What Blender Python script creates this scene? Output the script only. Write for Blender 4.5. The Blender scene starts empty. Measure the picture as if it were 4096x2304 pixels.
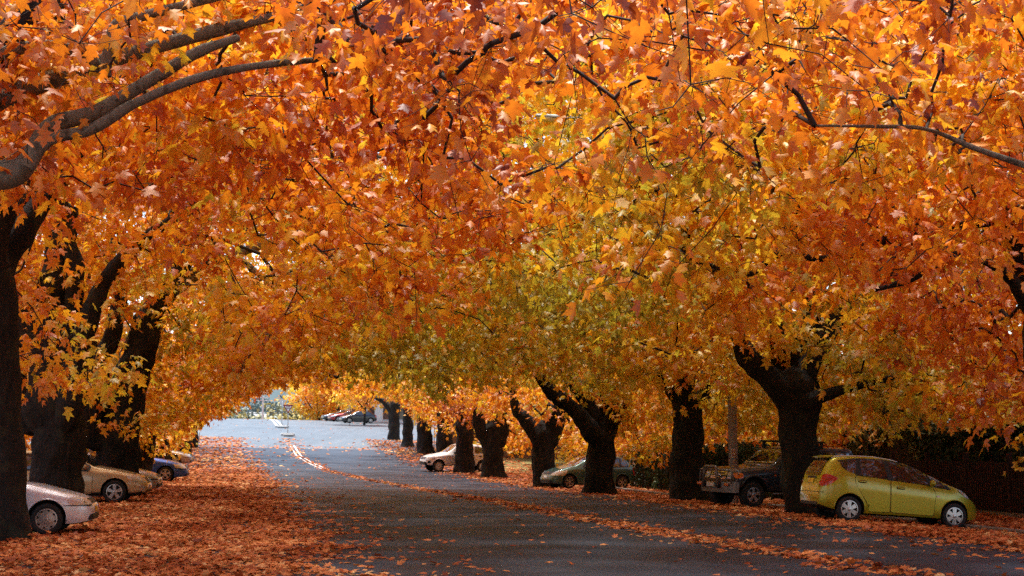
import bpy, bmesh, math, random
import numpy as np
from mathutils import Vector, Matrix
from mathutils.bvhtree import BVHTree

random.seed(7)
RNG = np.random.default_rng(11)
R = math.radians
sc = bpy.context.scene
COL = sc.collection

# ------------------------------------------------------------------ camera
F = 50 / 36 * 1024
PITCH = R(6.38)
EYE = 1.65
cam_d = bpy.data.cameras.new('camera')
cam_d.lens = 50
cam_d.sensor_width = 36
cam_d.clip_end = 6000
cam_d.clip_start = 0.1
cam = bpy.data.objects.new('camera', cam_d)
COL.objects.link(cam)
cam.location = (0, 0, EYE)
cam.rotation_euler = (math.pi / 2 + PITCH, 0, 0)
sc.camera = cam

def at(px, py, Y):
    """world point seen at picture position (1024 wide) standing at depth Y"""
    a = (px - 512) / F
    b = (288 - py) / F
    d = Vector((a, math.cos(PITCH) - b * math.sin(PITCH), math.sin(PITCH) + b * math.cos(PITCH)))
    d *= Y / d.y
    return Vector((d.x, d.y, d.z + EYE))

def at2(x, y, Y):
    return at(x / 2.5156, y / 2.5156, Y)

# ------------------------------------------------------------------ road frame and terrain
HD = R(10.9)
CH, SH = math.cos(HD), math.sin(HD)

def st(X, Y):
    return Y * CH - X * SH, X * CH + Y * SH      # along the road, across it (right +)

def xy(s, t):
    return t * CH - s * SH, s * CH + t * SH

_ps = [(-200, 0), (60, 0), (75, .04), (88, .2), (100, .58), (112, 1.25), (122, 2.0), (132, 2.75), (146, 3.6),
       (173, 4.85), (190, 5.3), (203, 5.3), (222, 4.3), (300, -4), (420, -11), (700, -12), (6000, -12)]
_fx = np.arange(-200, 900, 1.0)
_fy = np.interp(_fx, [p[0] for p in _ps], [p[1] for p in _ps])
_k = np.exp(-np.linspace(-2, 2, 13) ** 2)
_k /= _k.sum()
_fy = np.convolve(np.pad(_fy, 6, mode='edge'), _k, mode='valid')

def hst(s, t):
    s = np.asarray(s, float)
    t = np.asarray(t, float)
    z = np.interp(s, _fx, _fy)
    fade = np.clip((62 - s) / 16, 0, 1)
    z = z - .07 * np.clip(t - 12.9, 0, 3.6) * fade
    z = z + .10 * np.clip((t - 16.55) / .1, 0, 1) * fade        # footpath behind the kerb
    z = z - .017 * (np.clip(t, -12, 22) - 2) * np.clip((s - 42) / 20, 0, 1)
    return z

def hxy(X, Y):
    s, t = st(np.asarray(X, float), np.asarray(Y, float))
    return hst(s, t)

def gz(X, Y):
    return float(hxy(X, Y))

# ------------------------------------------------------------------ objects
def mesh_obj(name, verts, faces, mat=None, parent=None, smooth=False, mats=None, mi=None):
    me = bpy.data.meshes.new(name)
    me.from_pydata([tuple(v) for v in verts], [], [tuple(f) for f in faces])
    if mats:
        for m in mats:
            me.materials.append(m)
    elif mat:
        me.materials.append(mat)
    if mi is not None:
        me.polygons.foreach_set('material_index', np.asarray(mi, dtype=np.int32))
    if smooth:
        me.polygons.foreach_set('use_smooth', np.ones(len(me.polygons), dtype=bool))
    me.update()
    o = bpy.data.objects.new(name, me)
    COL.objects.link(o)
    if parent:
        o.parent = parent
    return o

def np_mesh(name, V, Fa, mat, parent=None, smooth=False, attr=None):
    """V (n,3) floats, Fa (m,k) ints, all faces of k corners"""
    me = bpy.data.meshes.new(name)
    V = np.ascontiguousarray(V, dtype=np.float32)
    Fa = np.ascontiguousarray(Fa, dtype=np.int32)
    n, m, k = len(V), len(Fa), Fa.shape[1]
    me.vertices.add(n)
    me.vertices.foreach_set('co', V.ravel())
    me.loops.add(m * k)
    me.loops.foreach_set('vertex_index', Fa.ravel())
    me.polygons.add(m)
    me.polygons.foreach_set('loop_start', np.arange(0, m * k, k, dtype=np.int32))
    me.polygons.foreach_set('loop_total', np.full(m, k, dtype=np.int32))
    if smooth:
        me.polygons.foreach_set('use_smooth', np.ones(m, dtype=bool))
    if attr is not None:
        a = me.attributes.new('tint', 'FLOAT', 'POINT')
        a.data.foreach_set('value', np.ascontiguousarray(attr, dtype=np.float32))
    me.update(calc_edges=True)
    me.materials.append(mat)
    o = bpy.data.objects.new(name, me)
    COL.objects.link(o)
    if parent:
        o.parent = parent
    return o

def bm_obj(name, bm, mat, parent=None, smooth=False, angle=None):
    me = bpy.data.meshes.new(name)
    bm.to_mesh(me)
    bm.free()
    me.materials.append(mat)
    if smooth or angle:
        me.polygons.foreach_set('use_smooth', np.ones(len(me.polygons), dtype=bool))
        if angle:
            me.set_sharp_from_angle(angle=R(angle))
    o = bpy.data.objects.new(name, me)
    COL.objects.link(o)
    if parent:
        o.parent = parent
    return o

def tag(o, label=None, cat=None, group=None, kind=None):
    if label:
        o['label'] = label
    if cat:
        o['category'] = cat
    if group:
        o['group'] = group
    if kind:
        o['kind'] = kind
    return o

def thing(name, label, cat, loc, rz=0, group=None):
    o = bpy.data.objects.new(name, None)
    COL.objects.link(o)
    o.location = loc
    o.rotation_euler = (0, 0, rz)
    o.empty_display_size = .2
    return tag(o, label, cat, group)

def add_box(bm, c, s, rot=None, bev=0.0):
    r = bmesh.ops.create_cube(bm, size=1)
    vs = r['verts']
    M = Matrix.Translation(c) @ (rot.to_4x4() if rot else Matrix.Identity(4)) @ Matrix.Diagonal((s[0], s[1], s[2], 1))
    bmesh.ops.transform(bm, matrix=M, verts=vs)
    if bev:
        es = list({e for v in vs for e in v.link_edges})
        bmesh.ops.bevel(bm, geom=es, offset=bev, segments=2, affect='EDGES', profile=.5)

def add_tube(bm, pts, rad, sides=8, cap=True):
    pts = [Vector(p) for p in pts]
    n = len(pts)
    if not hasattr(rad, '__len__'):
        rad = [rad] * n
    rings = []
    up = Vector((0, 0, 1))
    prev = None
    for i, p in enumerate(pts):
        d = (pts[min(i + 1, n - 1)] - pts[max(i - 1, 0)]).normalized()
        if prev is None:
            a = d.cross(up)
            if a.length < .05:
                a = d.cross(Vector((1, 0, 0)))
        else:
            a = prev - d * prev.dot(d)
        a.normalize()
        prev = a
        b = d.cross(a)
        rings.append([bm.verts.new(p + rad[i] * (math.cos(2 * math.pi * k / sides) * a + math.sin(2 * math.pi * k / sides) * b)) for k in range(sides)])
    for i in range(n - 1):
        for k in range(sides):
            bm.faces.new((rings[i][k], rings[i][(k + 1) % sides], rings[i + 1][(k + 1) % sides], rings[i + 1][k]))
    if cap:
        bm.faces.new(rings[0][::-1])
        bm.faces.new(rings[-1])

def add_lathe(bm, prof, sides=32, axis='y', c=(0, 0, 0), closed=False):
    rings = []
    for (r, h) in prof:
        ring = []
        for k in range(sides):
            a = 2 * math.pi * k / sides
            if axis == 'y':
                v = (c[0] + r * math.cos(a), c[1] + h, c[2] + r * math.sin(a))
            else:
                v = (c[0] + r * math.cos(a), c[1] + r * math.sin(a), c[2] + h)
            ring.append(bm.verts.new(v))
        rings.append(ring)
    m = len(rings)
    for i in range(m if closed else m - 1):
        A, B = rings[i], rings[(i + 1) % m]
        for k in range(sides):
            bm.faces.new((A[k], A[(k + 1) % sides], B[(k + 1) % sides], B[k]))
    if not closed:
        for q in (rings[0], rings[-1]):
            try:
                bm.faces.new(q)
            except ValueError:
                pass
    bmesh.ops.recalc_face_normals(bm, faces=bm.faces[:])

# ------------------------------------------------------------------ materials
def newmat(name):
    m = bpy.data.materials.new(name)
    m.use_nodes = True
    nt = m.node_tree
    b = nt.nodes['Principled BSDF']
    return m, nt, b

def ND(nt, typ, **kw):
    n = nt.nodes.new(typ)
    for k, v in kw.items():
        setattr(n, k, v)
    return n

def ramp(nt, stops, fac):
    r = ND(nt, 'ShaderNodeValToRGB')
    el = r.color_ramp.elements
    while len(el) < len(stops):
        el.new(0.5)
    for e, (p, c) in zip(el, stops):
        e.position = p
        e.color = (c[0], c[1], c[2], 1)
    nt.links.new(fac, r.inputs['Fac'])
    return r.outputs['Color']

def noise(nt, scale, detail=4, rough=.55, vec=None, dim=None):
    n = ND(nt, 'ShaderNodeTexNoise')
    n.inputs['Scale'].default_value = scale
    n.inputs['Detail'].default_value = detail
    n.inputs['Roughness'].default_value = rough
    if vec is not None:
        nt.links.new(vec, n.inputs['Vector'])
    return n.outputs['Fac']

def objvec(nt, scale=(1, 1, 1)):
    t = ND(nt, 'ShaderNodeTexCoord')
    m = ND(nt, 'ShaderNodeMapping')
    m.inputs['Scale'].default_value = scale
    nt.links.new(t.outputs['Object'], m.inputs['Vector'])
    return m.outputs['Vector']

def bump(nt, b, h, strength=.4, dist=.02):
    n = ND(nt, 'ShaderNodeBump')
    n.inputs['Strength'].default_value = strength
    n.inputs['Distance'].default_value = dist
    nt.links.new(h, n.inputs['Height'])
    nt.links.new(n.outputs['Normal'], b.inputs['Normal'])

def simple(name, col, rough=.6, metal=0, var=.12, scale=6, spec=.5, coat=0):
    m, nt, b = newmat(name)
    v = objvec(nt)
    c = ramp(nt, [(.3, [x * (1 - var) for x in col]), (.7, [min(1, x * (1 + var)) for x in col])], noise(nt, scale, 4, .6, v))
    nt.links.new(c, b.inputs['Base Color'])
    b.inputs['Roughness'].default_value = rough
    b.inputs['Metallic'].default_value = metal
    b.inputs['Specular IOR Level'].default_value = spec
    if coat:
        b.inputs['Coat Weight'].default_value = coat
        b.inputs['Coat Roughness'].default_value = .06
    return m

def paint(name, col, metal=.35, rough=.32, dust=.25):
    m, nt, b = newmat(name)
    v = objvec(nt)
    f1 = noise(nt, 3.0, 6, .65, v)
    c = ramp(nt, [(.35, col), (.8, [x * (1 - dust) + d * dust for x, d in zip(col, (.22, .18, .13))])], f1)
    nt.links.new(c, b.inputs['Base Color'])
    rr = ramp(nt, [(.3, (rough,) * 3), (.8, (min(1, rough + .18),) * 3)], noise(nt, 5, 5, .6, v))
    nt.links.new(rr, b.inputs['Roughness'])
    b.inputs['Metallic'].default_value = metal
    b.inputs['Coat Weight'].default_value = .8
    b.inputs['Coat Roughness'].default_value = .08
    return m

M = {}
M['asphalt_m'] = None
def mk_asphalt(name, cols, spec=.27):
    m, nt, b = newmat(name)
    g = ND(nt, 'ShaderNodeNewGeometry')
    pos = g.outputs['Position']
    big = noise(nt, .22, 5, .6, pos)
    fine = noise(nt, 26, 6, .85, pos)
    mp = ND(nt, 'ShaderNodeMapping')
    mp.inputs['Rotation'].default_value = (0, 0, -HD)
    mp.inputs['Scale'].default_value = (1.1, .07, 1)
    nt.links.new(pos, mp.inputs['Vector'])
    track = noise(nt, 1.0, 4, .6, mp.outputs[0])
    sm = ND(nt, 'ShaderNodeMath', operation='MULTIPLY_ADD')
    nt.links.new(track, sm.inputs[0])
    sm.inputs[1].default_value = .5
    hb = ND(nt, 'ShaderNodeMath', operation='MULTIPLY')
    nt.links.new(big, hb.inputs[0])
    hb.inputs[1].default_value = .5
    nt.links.new(hb.outputs[0], sm.inputs[2])
    c1 = ramp(nt, cols, sm.outputs[0])
    c2 = ramp(nt, [(.32, (.3, .3, .3)), (.55, (1, 1, 1)), (.70, (3.4, 3.4, 3.4))], fine)
    mx = ND(nt, 'ShaderNodeMix', data_type='RGBA', blend_type='MULTIPLY')
    mx.inputs[0].default_value = 1
    nt.links.new(c1, mx.inputs[6])
    nt.links.new(c2, mx.inputs[7])
    # paler wheel tracks and patched bands across the road
    nt.links.new(mx.outputs[2], b.inputs['Base Color'])
    rr = ramp(nt, [(.3, (.48,) * 3), (.7, (.66,) * 3)], noise(nt, .6, 4, .6, pos))
    nt.links.new(rr, b.inputs['Roughness'])
    b.inputs['Specular IOR Level'].default_value = spec
    bump(nt, b, fine, .35, .01)
    return m
M['asphalt'] = mk_asphalt('asphalt', [(.3, (.005, .0125, .026)), (.7, (.015, .030, .056))])
M['daylit_asphalt'] = mk_asphalt('daylit_asphalt', [(.3, (.085, .105, .125)), (.7, (.14, .165, .19))], .12)  # paler asphalt copy, the open daylight at the crossing put into its colour

def mk_ground():
    m, nt, b = newmat('leafy_soil')
    g = ND(nt, 'ShaderNodeNewGeometry')
    pos = g.outputs['Position']
    vor = ND(nt, 'ShaderNodeTexVoronoi')
    vor.inputs['Scale'].default_value = 9
    nt.links.new(pos, vor.inputs['Vector'])
    sep = ND(nt, 'ShaderNodeSeparateColor')
    nt.links.new(vor.outputs['Color'], sep.inputs['Color'])
    c = ramp(nt, [(0, (.05, .022, .012)), (.4, (.14, .05, .02)), (.75, (.30, .11, .035)), (1, (.42, .2, .08))], sep.outputs['Red'])
    nt.links.new(c, b.inputs['Base Color'])
    b.inputs['Roughness'].default_value = .9
    bump(nt, b, vor.outputs['Distance'], .8, .05)
    return m
M['soil'] = mk_ground()

def mk_grass():
    m, nt, b = newmat('dry_grass')
    g = ND(nt, 'ShaderNodeNewGeometry')
    c = ramp(nt, [(.3, (.07, .085, .02)), (.55, (.17, .15, .035)), (.75, (.26, .17, .06))], noise(nt, 2.2, 8, .75, g.outputs['Position']))
    nt.links.new(c, b.inputs['Base Color'])
    b.inputs['Roughness'].default_value = .95
    return m
M['grass'] = mk_grass()

def mk_bark(name, cols, pale, scale=1.0):
    m, nt, b = newmat(name)
    v = objvec(nt, (1, 1, .28))
    v2 = objvec(nt)
    n1 = noise(nt, 9 * scale, 6, .7, v)
    c1 = ramp(nt, [(.3, cols[0]), (.55, cols[1]), (.75, cols[2])], n1)
    n2 = noise(nt, 2.6 * scale, 3, .5, v2)
    fac = ramp(nt, [(.56, (0, 0, 0)), (.62, (1, 1, 1))], n2)
    mx = ND(nt, 'ShaderNodeMix', data_type='RGBA')
    nt.links.new(fac, mx.inputs[0])
    nt.links.new(c1, mx.inputs[6])
    mx.inputs[7].default_value = (*pale, 1)
    nt.links.new(mx.outputs[2], b.inputs['Base Color'])
    b.inputs['Roughness'].default_value = .9
    n3 = noise(nt, 30 * scale, 4, .7, v)
    ad = ND(nt, 'ShaderNodeMath', operation='ADD')
    nt.links.new(n1, ad.inputs[0])
    nt.links.new(n3, ad.inputs[1])
    bump(nt, b, ad.outputs[0], 1.0, .07)
    return m
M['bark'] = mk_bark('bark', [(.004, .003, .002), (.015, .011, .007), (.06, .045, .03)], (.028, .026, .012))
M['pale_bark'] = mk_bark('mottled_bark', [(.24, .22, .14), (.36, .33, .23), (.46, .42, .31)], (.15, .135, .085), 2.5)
M['twig'] = simple('twig_bark', (.035, .025, .018), .9, 0, .4, 12)

LEAFRAMP = [(0, (.22, .03, .008)), (.2, (.54, .12, .011)), (.42, (.79, .235, .012)), (.6, (.90, .39, .018)),
            (.76, (.93, .57, .025)), (.88, (.80, .58, .04)), (.95, (.45, .40, .035)), (1, (.2, .2, .03))]
def mk_leaf(name, trans=.5, stops=LEAFRAMP, rough=.5, gloss=.045):
    m, nt, b = newmat(name)
    nt.nodes.remove(b)
    out = nt.nodes['Material Output']
    a = ND(nt, 'ShaderNodeAttribute', attribute_name='tint')
    g = ND(nt, 'ShaderNodeNewGeometry')
    nz = noise(nt, 14, 3, .6, g.outputs['Position'])
    ad = ND(nt, 'ShaderNodeMath', operation='MULTIPLY_ADD')
    nt.links.new(nz, ad.inputs[0])
    ad.inputs[1].default_value = .22
    ad2 = ND(nt, 'ShaderNodeMath', operation='SUBTRACT')
    nt.links.new(a.outputs['Fac'], ad2.inputs[0])
    ad2.inputs[1].default_value = .11
    nt.links.new(ad2.outputs[0], ad.inputs[2])
    c = ramp(nt, stops, ad.outputs[0])
    d = ND(nt, 'ShaderNodeBsdfDiffuse')
    t = ND(nt, 'ShaderNodeBsdfTranslucent')
    gl = ND(nt, 'ShaderNodeBsdfGlossy')
    gl.inputs['Roughness'].default_value = rough
    gl.inputs['Color'].default_value = (1, 1, 1, 1)
    nt.links.new(c, d.inputs['Color'])
    nt.links.new(c, t.inputs['Color'])
    m1 = ND(nt, 'ShaderNodeMixShader')
    m1.inputs[0].default_value = trans
    nt.links.new(d.outputs[0], m1.inputs[1])
    nt.links.new(t.outputs[0], m1.inputs[2])
    m2 = ND(nt, 'ShaderNodeMixShader')
    m2.inputs[0].default_value = gloss
    nt.links.new(m1.outputs[0], m2.inputs[1])
    nt.links.new(gl.outputs[0], m2.inputs[2])
    nt.links.new(m2.outputs[0], out.inputs['Surface'])
    return m
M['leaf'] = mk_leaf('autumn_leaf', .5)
M['litter'] = mk_leaf('fallen_leaf', .2, [(0, (.13, .025, .01)), (.3, (.37, .078, .017)), (.6, (.58, .175, .042)), (.85, (.70, .31, .10)), (1, (.78, .5, .22))], .6, .02)
M['hedge_leaf'] = mk_leaf('evergreen_leaf', .25, [(0, (.012, .02, .006)), (.5, (.04, .065, .015)), (.8, (.1, .11, .025)), (1, (.3, .28, .12))], .55, .025)
M['far_leaf'] = mk_leaf('hazed_leaf', .2, [(0, (.045, .075, .08)), (.5, (.085, .13, .13)), (.8, (.15, .19, .15)), (1, (.4, .3, .06))], .6)  # blue green leaf colour takes the place of distant haze

M['glass'] = simple('car_glass', (.012, .014, .016), .04, 0, .05, 3, 1.0, 1)
M['rubber'] = simple('tyre_rubber', (.018, .018, .018), .85, 0, .3, 20)
M['black'] = simple('black_plastic', (.016, .016, .017), .55, 0, .2, 10)
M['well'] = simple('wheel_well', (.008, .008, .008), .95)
M['rim'] = simple('alloy_rim', (.52, .51, .5), .32, .75, .1, 10)
M['dark_rim'] = simple('rim_back', (.02, .02, .022), .6, .3)
M['chrome'] = simple('chrome', (.72, .72, .72), .12, 1, .05)
M['lamp_glass'] = simple('lamp_glass', (.55, .55, .53), .1, .35, .15, 25, .8, 1)
M['amber'] = simple('amber_lens', (.7, .16, .02), .2, 0, .1, 10, .6, 1)
M['red_lens'] = simple('red_lens', (.42, .012, .012), .15, 0, .15, 12, .6, 1)
M['plate_white'] = simple('plate_white', (.62, .62, .58), .5)
M['plate_yellow'] = simple('plate_yellow', (.66, .4, .03), .5)
M['seam'] = simple('panel_gap', (.01, .01, .01), .9)
M['p_lime'] = paint('lime_paint', (.42, .38, .012), .45, .3, .08)
M['p_white'] = paint('white_paint', (.84, .84, .82), 0, .35, .04)
M['p_pearl'] = paint('pearl_paint', (.72, .74, .79), .3, .3, .05)
M['p_champ'] = paint('champagne_paint', (.52, .38, .2), .45, .34, .15)
M['p_silver'] = paint('silver_paint', (.48, .46, .46), .6, .34, .1)
M['p_blue'] = paint('blue_paint', (.012, .075, .36), .25, .32, .03)
M['p_taupe'] = paint('taupe_paint', (.40, .31, .26), .45, .36, .12)
M['p_green'] = paint('sage_paint', (.08, .17, .15), .45, .3, .12)
M['p_navy'] = paint('dark_grey_paint', (.010, .015, .024), .15, .4, .03)
M['p_black'] = paint('black_paint', (.008, .008, .01), .2, .22, .06)
M['p_red'] = paint('red_paint', (.36, .012, .015), .2, .3, .05)
M['alum'] = simple('bar_alloy', (.22, .21, .2), .5, .6, .15, 12)
M['tarp'] = simple('blue_tarp', (.03, .13, .55), .5, 0, .4, 14)
M['concrete'] = simple('concrete', (.62, .60, .55), .85, 0, .2, 5)
M['kerbstone'] = simple('kerb_stone', (.2, .17, .14), .9, 0, .3, 6)
M['white_line'] = simple('line_paint', (.75, .75, .72), .7, 0, .15, 5)
M['galv'] = simple('galvanised_steel', (.36, .38, .40), .5, .6, .15, 10)
M['sign_white'] = simple('sign_white', (.78, .78, .74), .45, 0, .05)
M['sign_red'] = simple('sign_red', (.28, .02, .018), .45, 0, .05)
M['sign_black'] = simple('sign_black', (.012, .012, .012), .5)
M['sign_back'] = simple('sign_back', (.62, .61, .55), .5, .3, .08)
M['wood_pole'] = simple('weathered_pole', (.46, .42, .36), .85, 0, .25, 9)
M['fence_brown'] = simple('fence_brown', (.035, .012, .008), .8, 0, .35, 8)
M['cream'] = simple('cream_render', (.62, .52, .36), .8, 0, .12, 4)
M['cap'] = simple('wall_capping', (.50, .42, .28), .8, 0, .15, 4)
M['ironwork'] = simple('ironwork', (.03, .03, .032), .6)
M['roof'] = simple('roof_sheet', (.22, .23, .25), .6, 0, .15, 3)
M['whitewall'] = simple('white_weatherboard', (.75, .73, .68), .7, 0, .08)
M['window'] = simple('house_glass', (.03, .035, .04), .08, 0, .1, 2, 1)
M['hillmat'] = simple('hazed_forest', (.045, .075, .08), .95, 0, .35, .05)  # distant haze painted into the bluish hill colour
M['lampgrey'] = simple('lantern_grey', (.30, .31, .30), .45, .4, .12, 9)
M['diffuser'] = simple('lantern_diffuser', (.68, .64, .52), .3, 0, .08, 9, .6)
def mk_brick():
    m, nt, b = newmat('brick')
    v = objvec(nt)
    br = ND(nt, 'ShaderNodeTexBrick')
    br.inputs['Scale'].default_value = 4.2
    br.inputs['Color1'].default_value = (.24, .15, .08, 1)
    br.inputs['Color2'].default_value = (.17, .10, .055, 1)
    br.inputs['Mortar'].default_value = (.3, .26, .2, 1)
    mp = ND(nt, 'ShaderNodeMapping')
    mp.inputs['Rotation'].default_value = (R(90), 0, 0)
    nt.links.new(v, mp.inputs['Vector'])
    nt.links.new(mp.outputs[0], br.inputs['Vector'])
    nt.links.new(br.outputs['Color'], b.inputs['Base Color'])
    b.inputs['Roughness'].default_value = .9
    return m
M['brick'] = mk_brick()

# ------------------------------------------------------------------ ground, road
def grid_sheet(name, ss, tt, mat, dz, kind='structure', mask=None):
    S, T = np.meshgrid(ss, tt, indexing='ij')
    X, Y = xy(S, T)
    Z = hst(S, T) + dz
    V = np.stack([X, Y, Z], -1).reshape(-1, 3)
    n, m = S.shape
    idx = np.arange(n * m).reshape(n, m)
    Q = np.stack([idx[:-1, :-1], idx[1:, :-1], idx[1:, 1:], idx[:-1, 1:]], -1)
    Q = Q.reshape(-1, 4)
    if mask is not None:
        cs = (S[:-1, :-1] + S[1:, 1:]).ravel() / 2
        ct = (T[:-1, :-1] + T[1:, 1:]).ravel() / 2
        Q = Q[mask(cs, ct)]
    Q = Q[:, ::-1]
    o = np_mesh(name, V, Q, mat, smooth=True)
    return tag(o, kind=kind)

SS = np.concatenate([np.arange(-60, 240, 1.5), np.geomspace(240, 5000, 40)])
TT = np.concatenate([-np.geomspace(2500, 32, 24), np.arange(-30, 31, 1.0), [16.5, 16.6, 16.7], np.geomspace(32, 2500, 24)])
TT = np.unique(np.sort(TT))
grid_sheet('ground', SS, TT, M['soil'], 0)
def in_road(s, t):
    a = (t > -7.5) & (t < 16.4) & (s < 116.5)                    # street with parking either side
    b = (s > 116.4) & (s < 141.5) & (t > -90) & (t < 70)         # cross street
    c = (s >= 141.4) & (s < 226) & (t > -6.5) & (t < 24)
    return (a | b | c)
TR = np.unique(np.concatenate([np.arange(-90, 71, 2.0), np.arange(-8, 25, .5)]))
SR = np.unique(np.concatenate([np.arange(-40, 60, 1.0), np.arange(60, 226.1, .75)]))
grid_sheet('road', SR, TR, M['asphalt'], .014, mask=lambda s, t: in_road(s, t) & (s < 116.45))
grid_sheet('cross_street', SR, TR, M['daylit_asphalt'], .014, mask=lambda s, t: in_road(s, t) & (s >= 116.45))
# grass beyond the kerbs
def grass_patch(s0, s1, t0, t1, nm='lawn'):
    return grid_sheet(nm, np.arange(s0, s1 + .1, 1.0), np.arange(t0, t1 + .1, 1.0), M['grass'], .03)
grass_patch(68, 114, 17, 40)
grass_patch(143, 215, 26, 60)

def kerb(name, s0, s1, t, h=.13, w=.16, mat=None, flip=False):
    ss = np.arange(s0, s1 + .01, 1.0)
    V, Fc = [], []
    for i, s in enumerate(ss):
        for (dt, z) in ((0, -.1), (0, h - .02), (.02, h), (w, h), (w, -.1)):
            x, y = xy(s, t + dt)
            V.append((x, y, float(hst(s, t - .05)) + z))
        if i:
            a, b = (i - 1) * 5, i * 5
            for k in range(4):
                Fc.append((a + k, a + k + 1, b + k + 1, b + k))
    o = mesh_obj(name, V, Fc, mat or M['kerbstone'])
    return tag(o, kind='structure')
kerb('kerb', 16, 62, 16.45)
kerb('kerb', 143, 200, 24.3, .16, .3, M['concrete'])

def ribbon(name, pts, w, mat, dz):
    """painted line: pts in (s,t)"""
    V, Fc = [], []
    for i, (s, t) in enumerate(pts):
        for sg in (-1, 1):
            x, y = xy(s, t + sg * w / 2)
            V.append((x, y, float(hst(s, t)) + dz))
        if i:
            Fc.append((2 * i - 2, 2 * i - 1, 2 * i + 1, 2 * i))
    return tag(mesh_obj(name, V, Fc, mat), kind='structure')
def tcen(s):
    return float(np.interp(s, [18, 32, 66, 90, 108, 131], [8.5, 7.9, 7.2, 5.6, 4.6, 4.4]))
for k in (-.16, .16):
    ribbon('centre_line', [(s, tcen(s) + k) for s in np.arange(92, 121, 1.0)], .12, M['white_line'], .02)

# ------------------------------------------------------------------ cars
def smooth_poly(poly, it=1, rad=.05):
    """round the corners of an outline"""
    out = []
    n = len(poly)
    for i in range(n):
        p, q, r = poly[i - 1], poly[i], poly[(i + 1) % n]
        l1, l2 = math.dist(p, q), math.dist(q, r)
        k1, k2 = min(rad * it, l1 * .4) / max(l1, 1e-6), min(rad * it, l2 * .4) / max(l2, 1e-6)
        A = (q[0] + (p[0] - q[0]) * k1, q[1] + (p[1] - q[1]) * k1)
        B = (q[0] + (r[0] - q[0]) * k2, q[1] + (r[1] - q[1]) * k2)
        for t in (0, .35, .65, 1):
            out.append(tuple(A[j] * (1 - t) ** 2 + q[j] * 2 * t * (1 - t) + B[j] * t * t for j in (0, 1)))
    return out

def patch(name, poly, view, bvh, off, mat, parent, side=1, rnd=1, maxe=.1):
    """a panel glued onto the body: outline in side (x,z), front/rear (y,z) or top (x,y) view"""
    if rnd:
        poly = smooth_poly(poly, rnd)
    bm = bmesh.new()
    def lift(p):
        if view == 'side':
            return Vector((p[0], 2.5 * side, p[1]))
        if view == 'front':
            return Vector((9, p[0], p[1]))
        if view == 'rear':
            return Vector((-9, p[0], p[1]))
        return Vector((p[0], p[1], 5))
    d = {'side': Vector((0, -side, 0)), 'front': Vector((-1, 0, 0)), 'rear': Vector((1, 0, 0)), 'top': Vector((0, 0, -1))}[view]
    f = bm.faces.new([bm.verts.new(lift(p)) for p in poly])
    bmesh.ops.triangulate(bm, faces=[f])
    for _ in range(6):
        es = [e for e in bm.edges if e.calc_length() > maxe]
        if not es:
            break
        bmesh.ops.subdivide_edges(bm, edges=es, cuts=1)
        bmesh.ops.triangulate(bm, faces=[f for f in bm.faces if len(f.verts) > 3])
    miss = []
    for v in bm.verts:
        h = bvh.ray_cast(v.co, d)
        if h[0] is None or (view == 'side' and h[0].y * side < .25):
            miss.append(v)
        else:
            nrm = h[1] if h[1].dot(d) < 0 else -h[1]
            v.co = h[0] + nrm * off
    if miss:
        for v in miss:
            q = v.co.copy()
            if view == 'side':
                q.y = .7 * side
            if view == 'front':
                q.x = 3.7
            if view == 'rear':
                q.x = .2
            if view == 'top':
                q.z = 1.0
            h = bvh.find_nearest(q)
            v.co = h[0] + h[1] * off
    bmesh.ops.recalc_face_normals(bm, faces=bm.faces[:])
    c = sum((f.normal for f in bm.faces), Vector())
    if c.dot(d) > 0:
        bmesh.ops.reverse_faces(bm, faces=bm.faces[:])
    return bm_obj(name, bm, mat, parent, smooth=True)

def fn(pts):
    xs = [p[0] for p in pts]
    ys = [p[1] for p in pts]
    xf = np.linspace(xs[0], xs[-1], 240)
    yf = np.interp(xf, xs, ys)
    k = np.ones(9) / 9
    yp = np.convolve(np.pad(yf, 4, mode='edge'), k, mode='valid')
    yp[0], yp[-1] = ys[0], ys[-1]
    return lambda x: float(np.interp(x, xf, yp))

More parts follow.
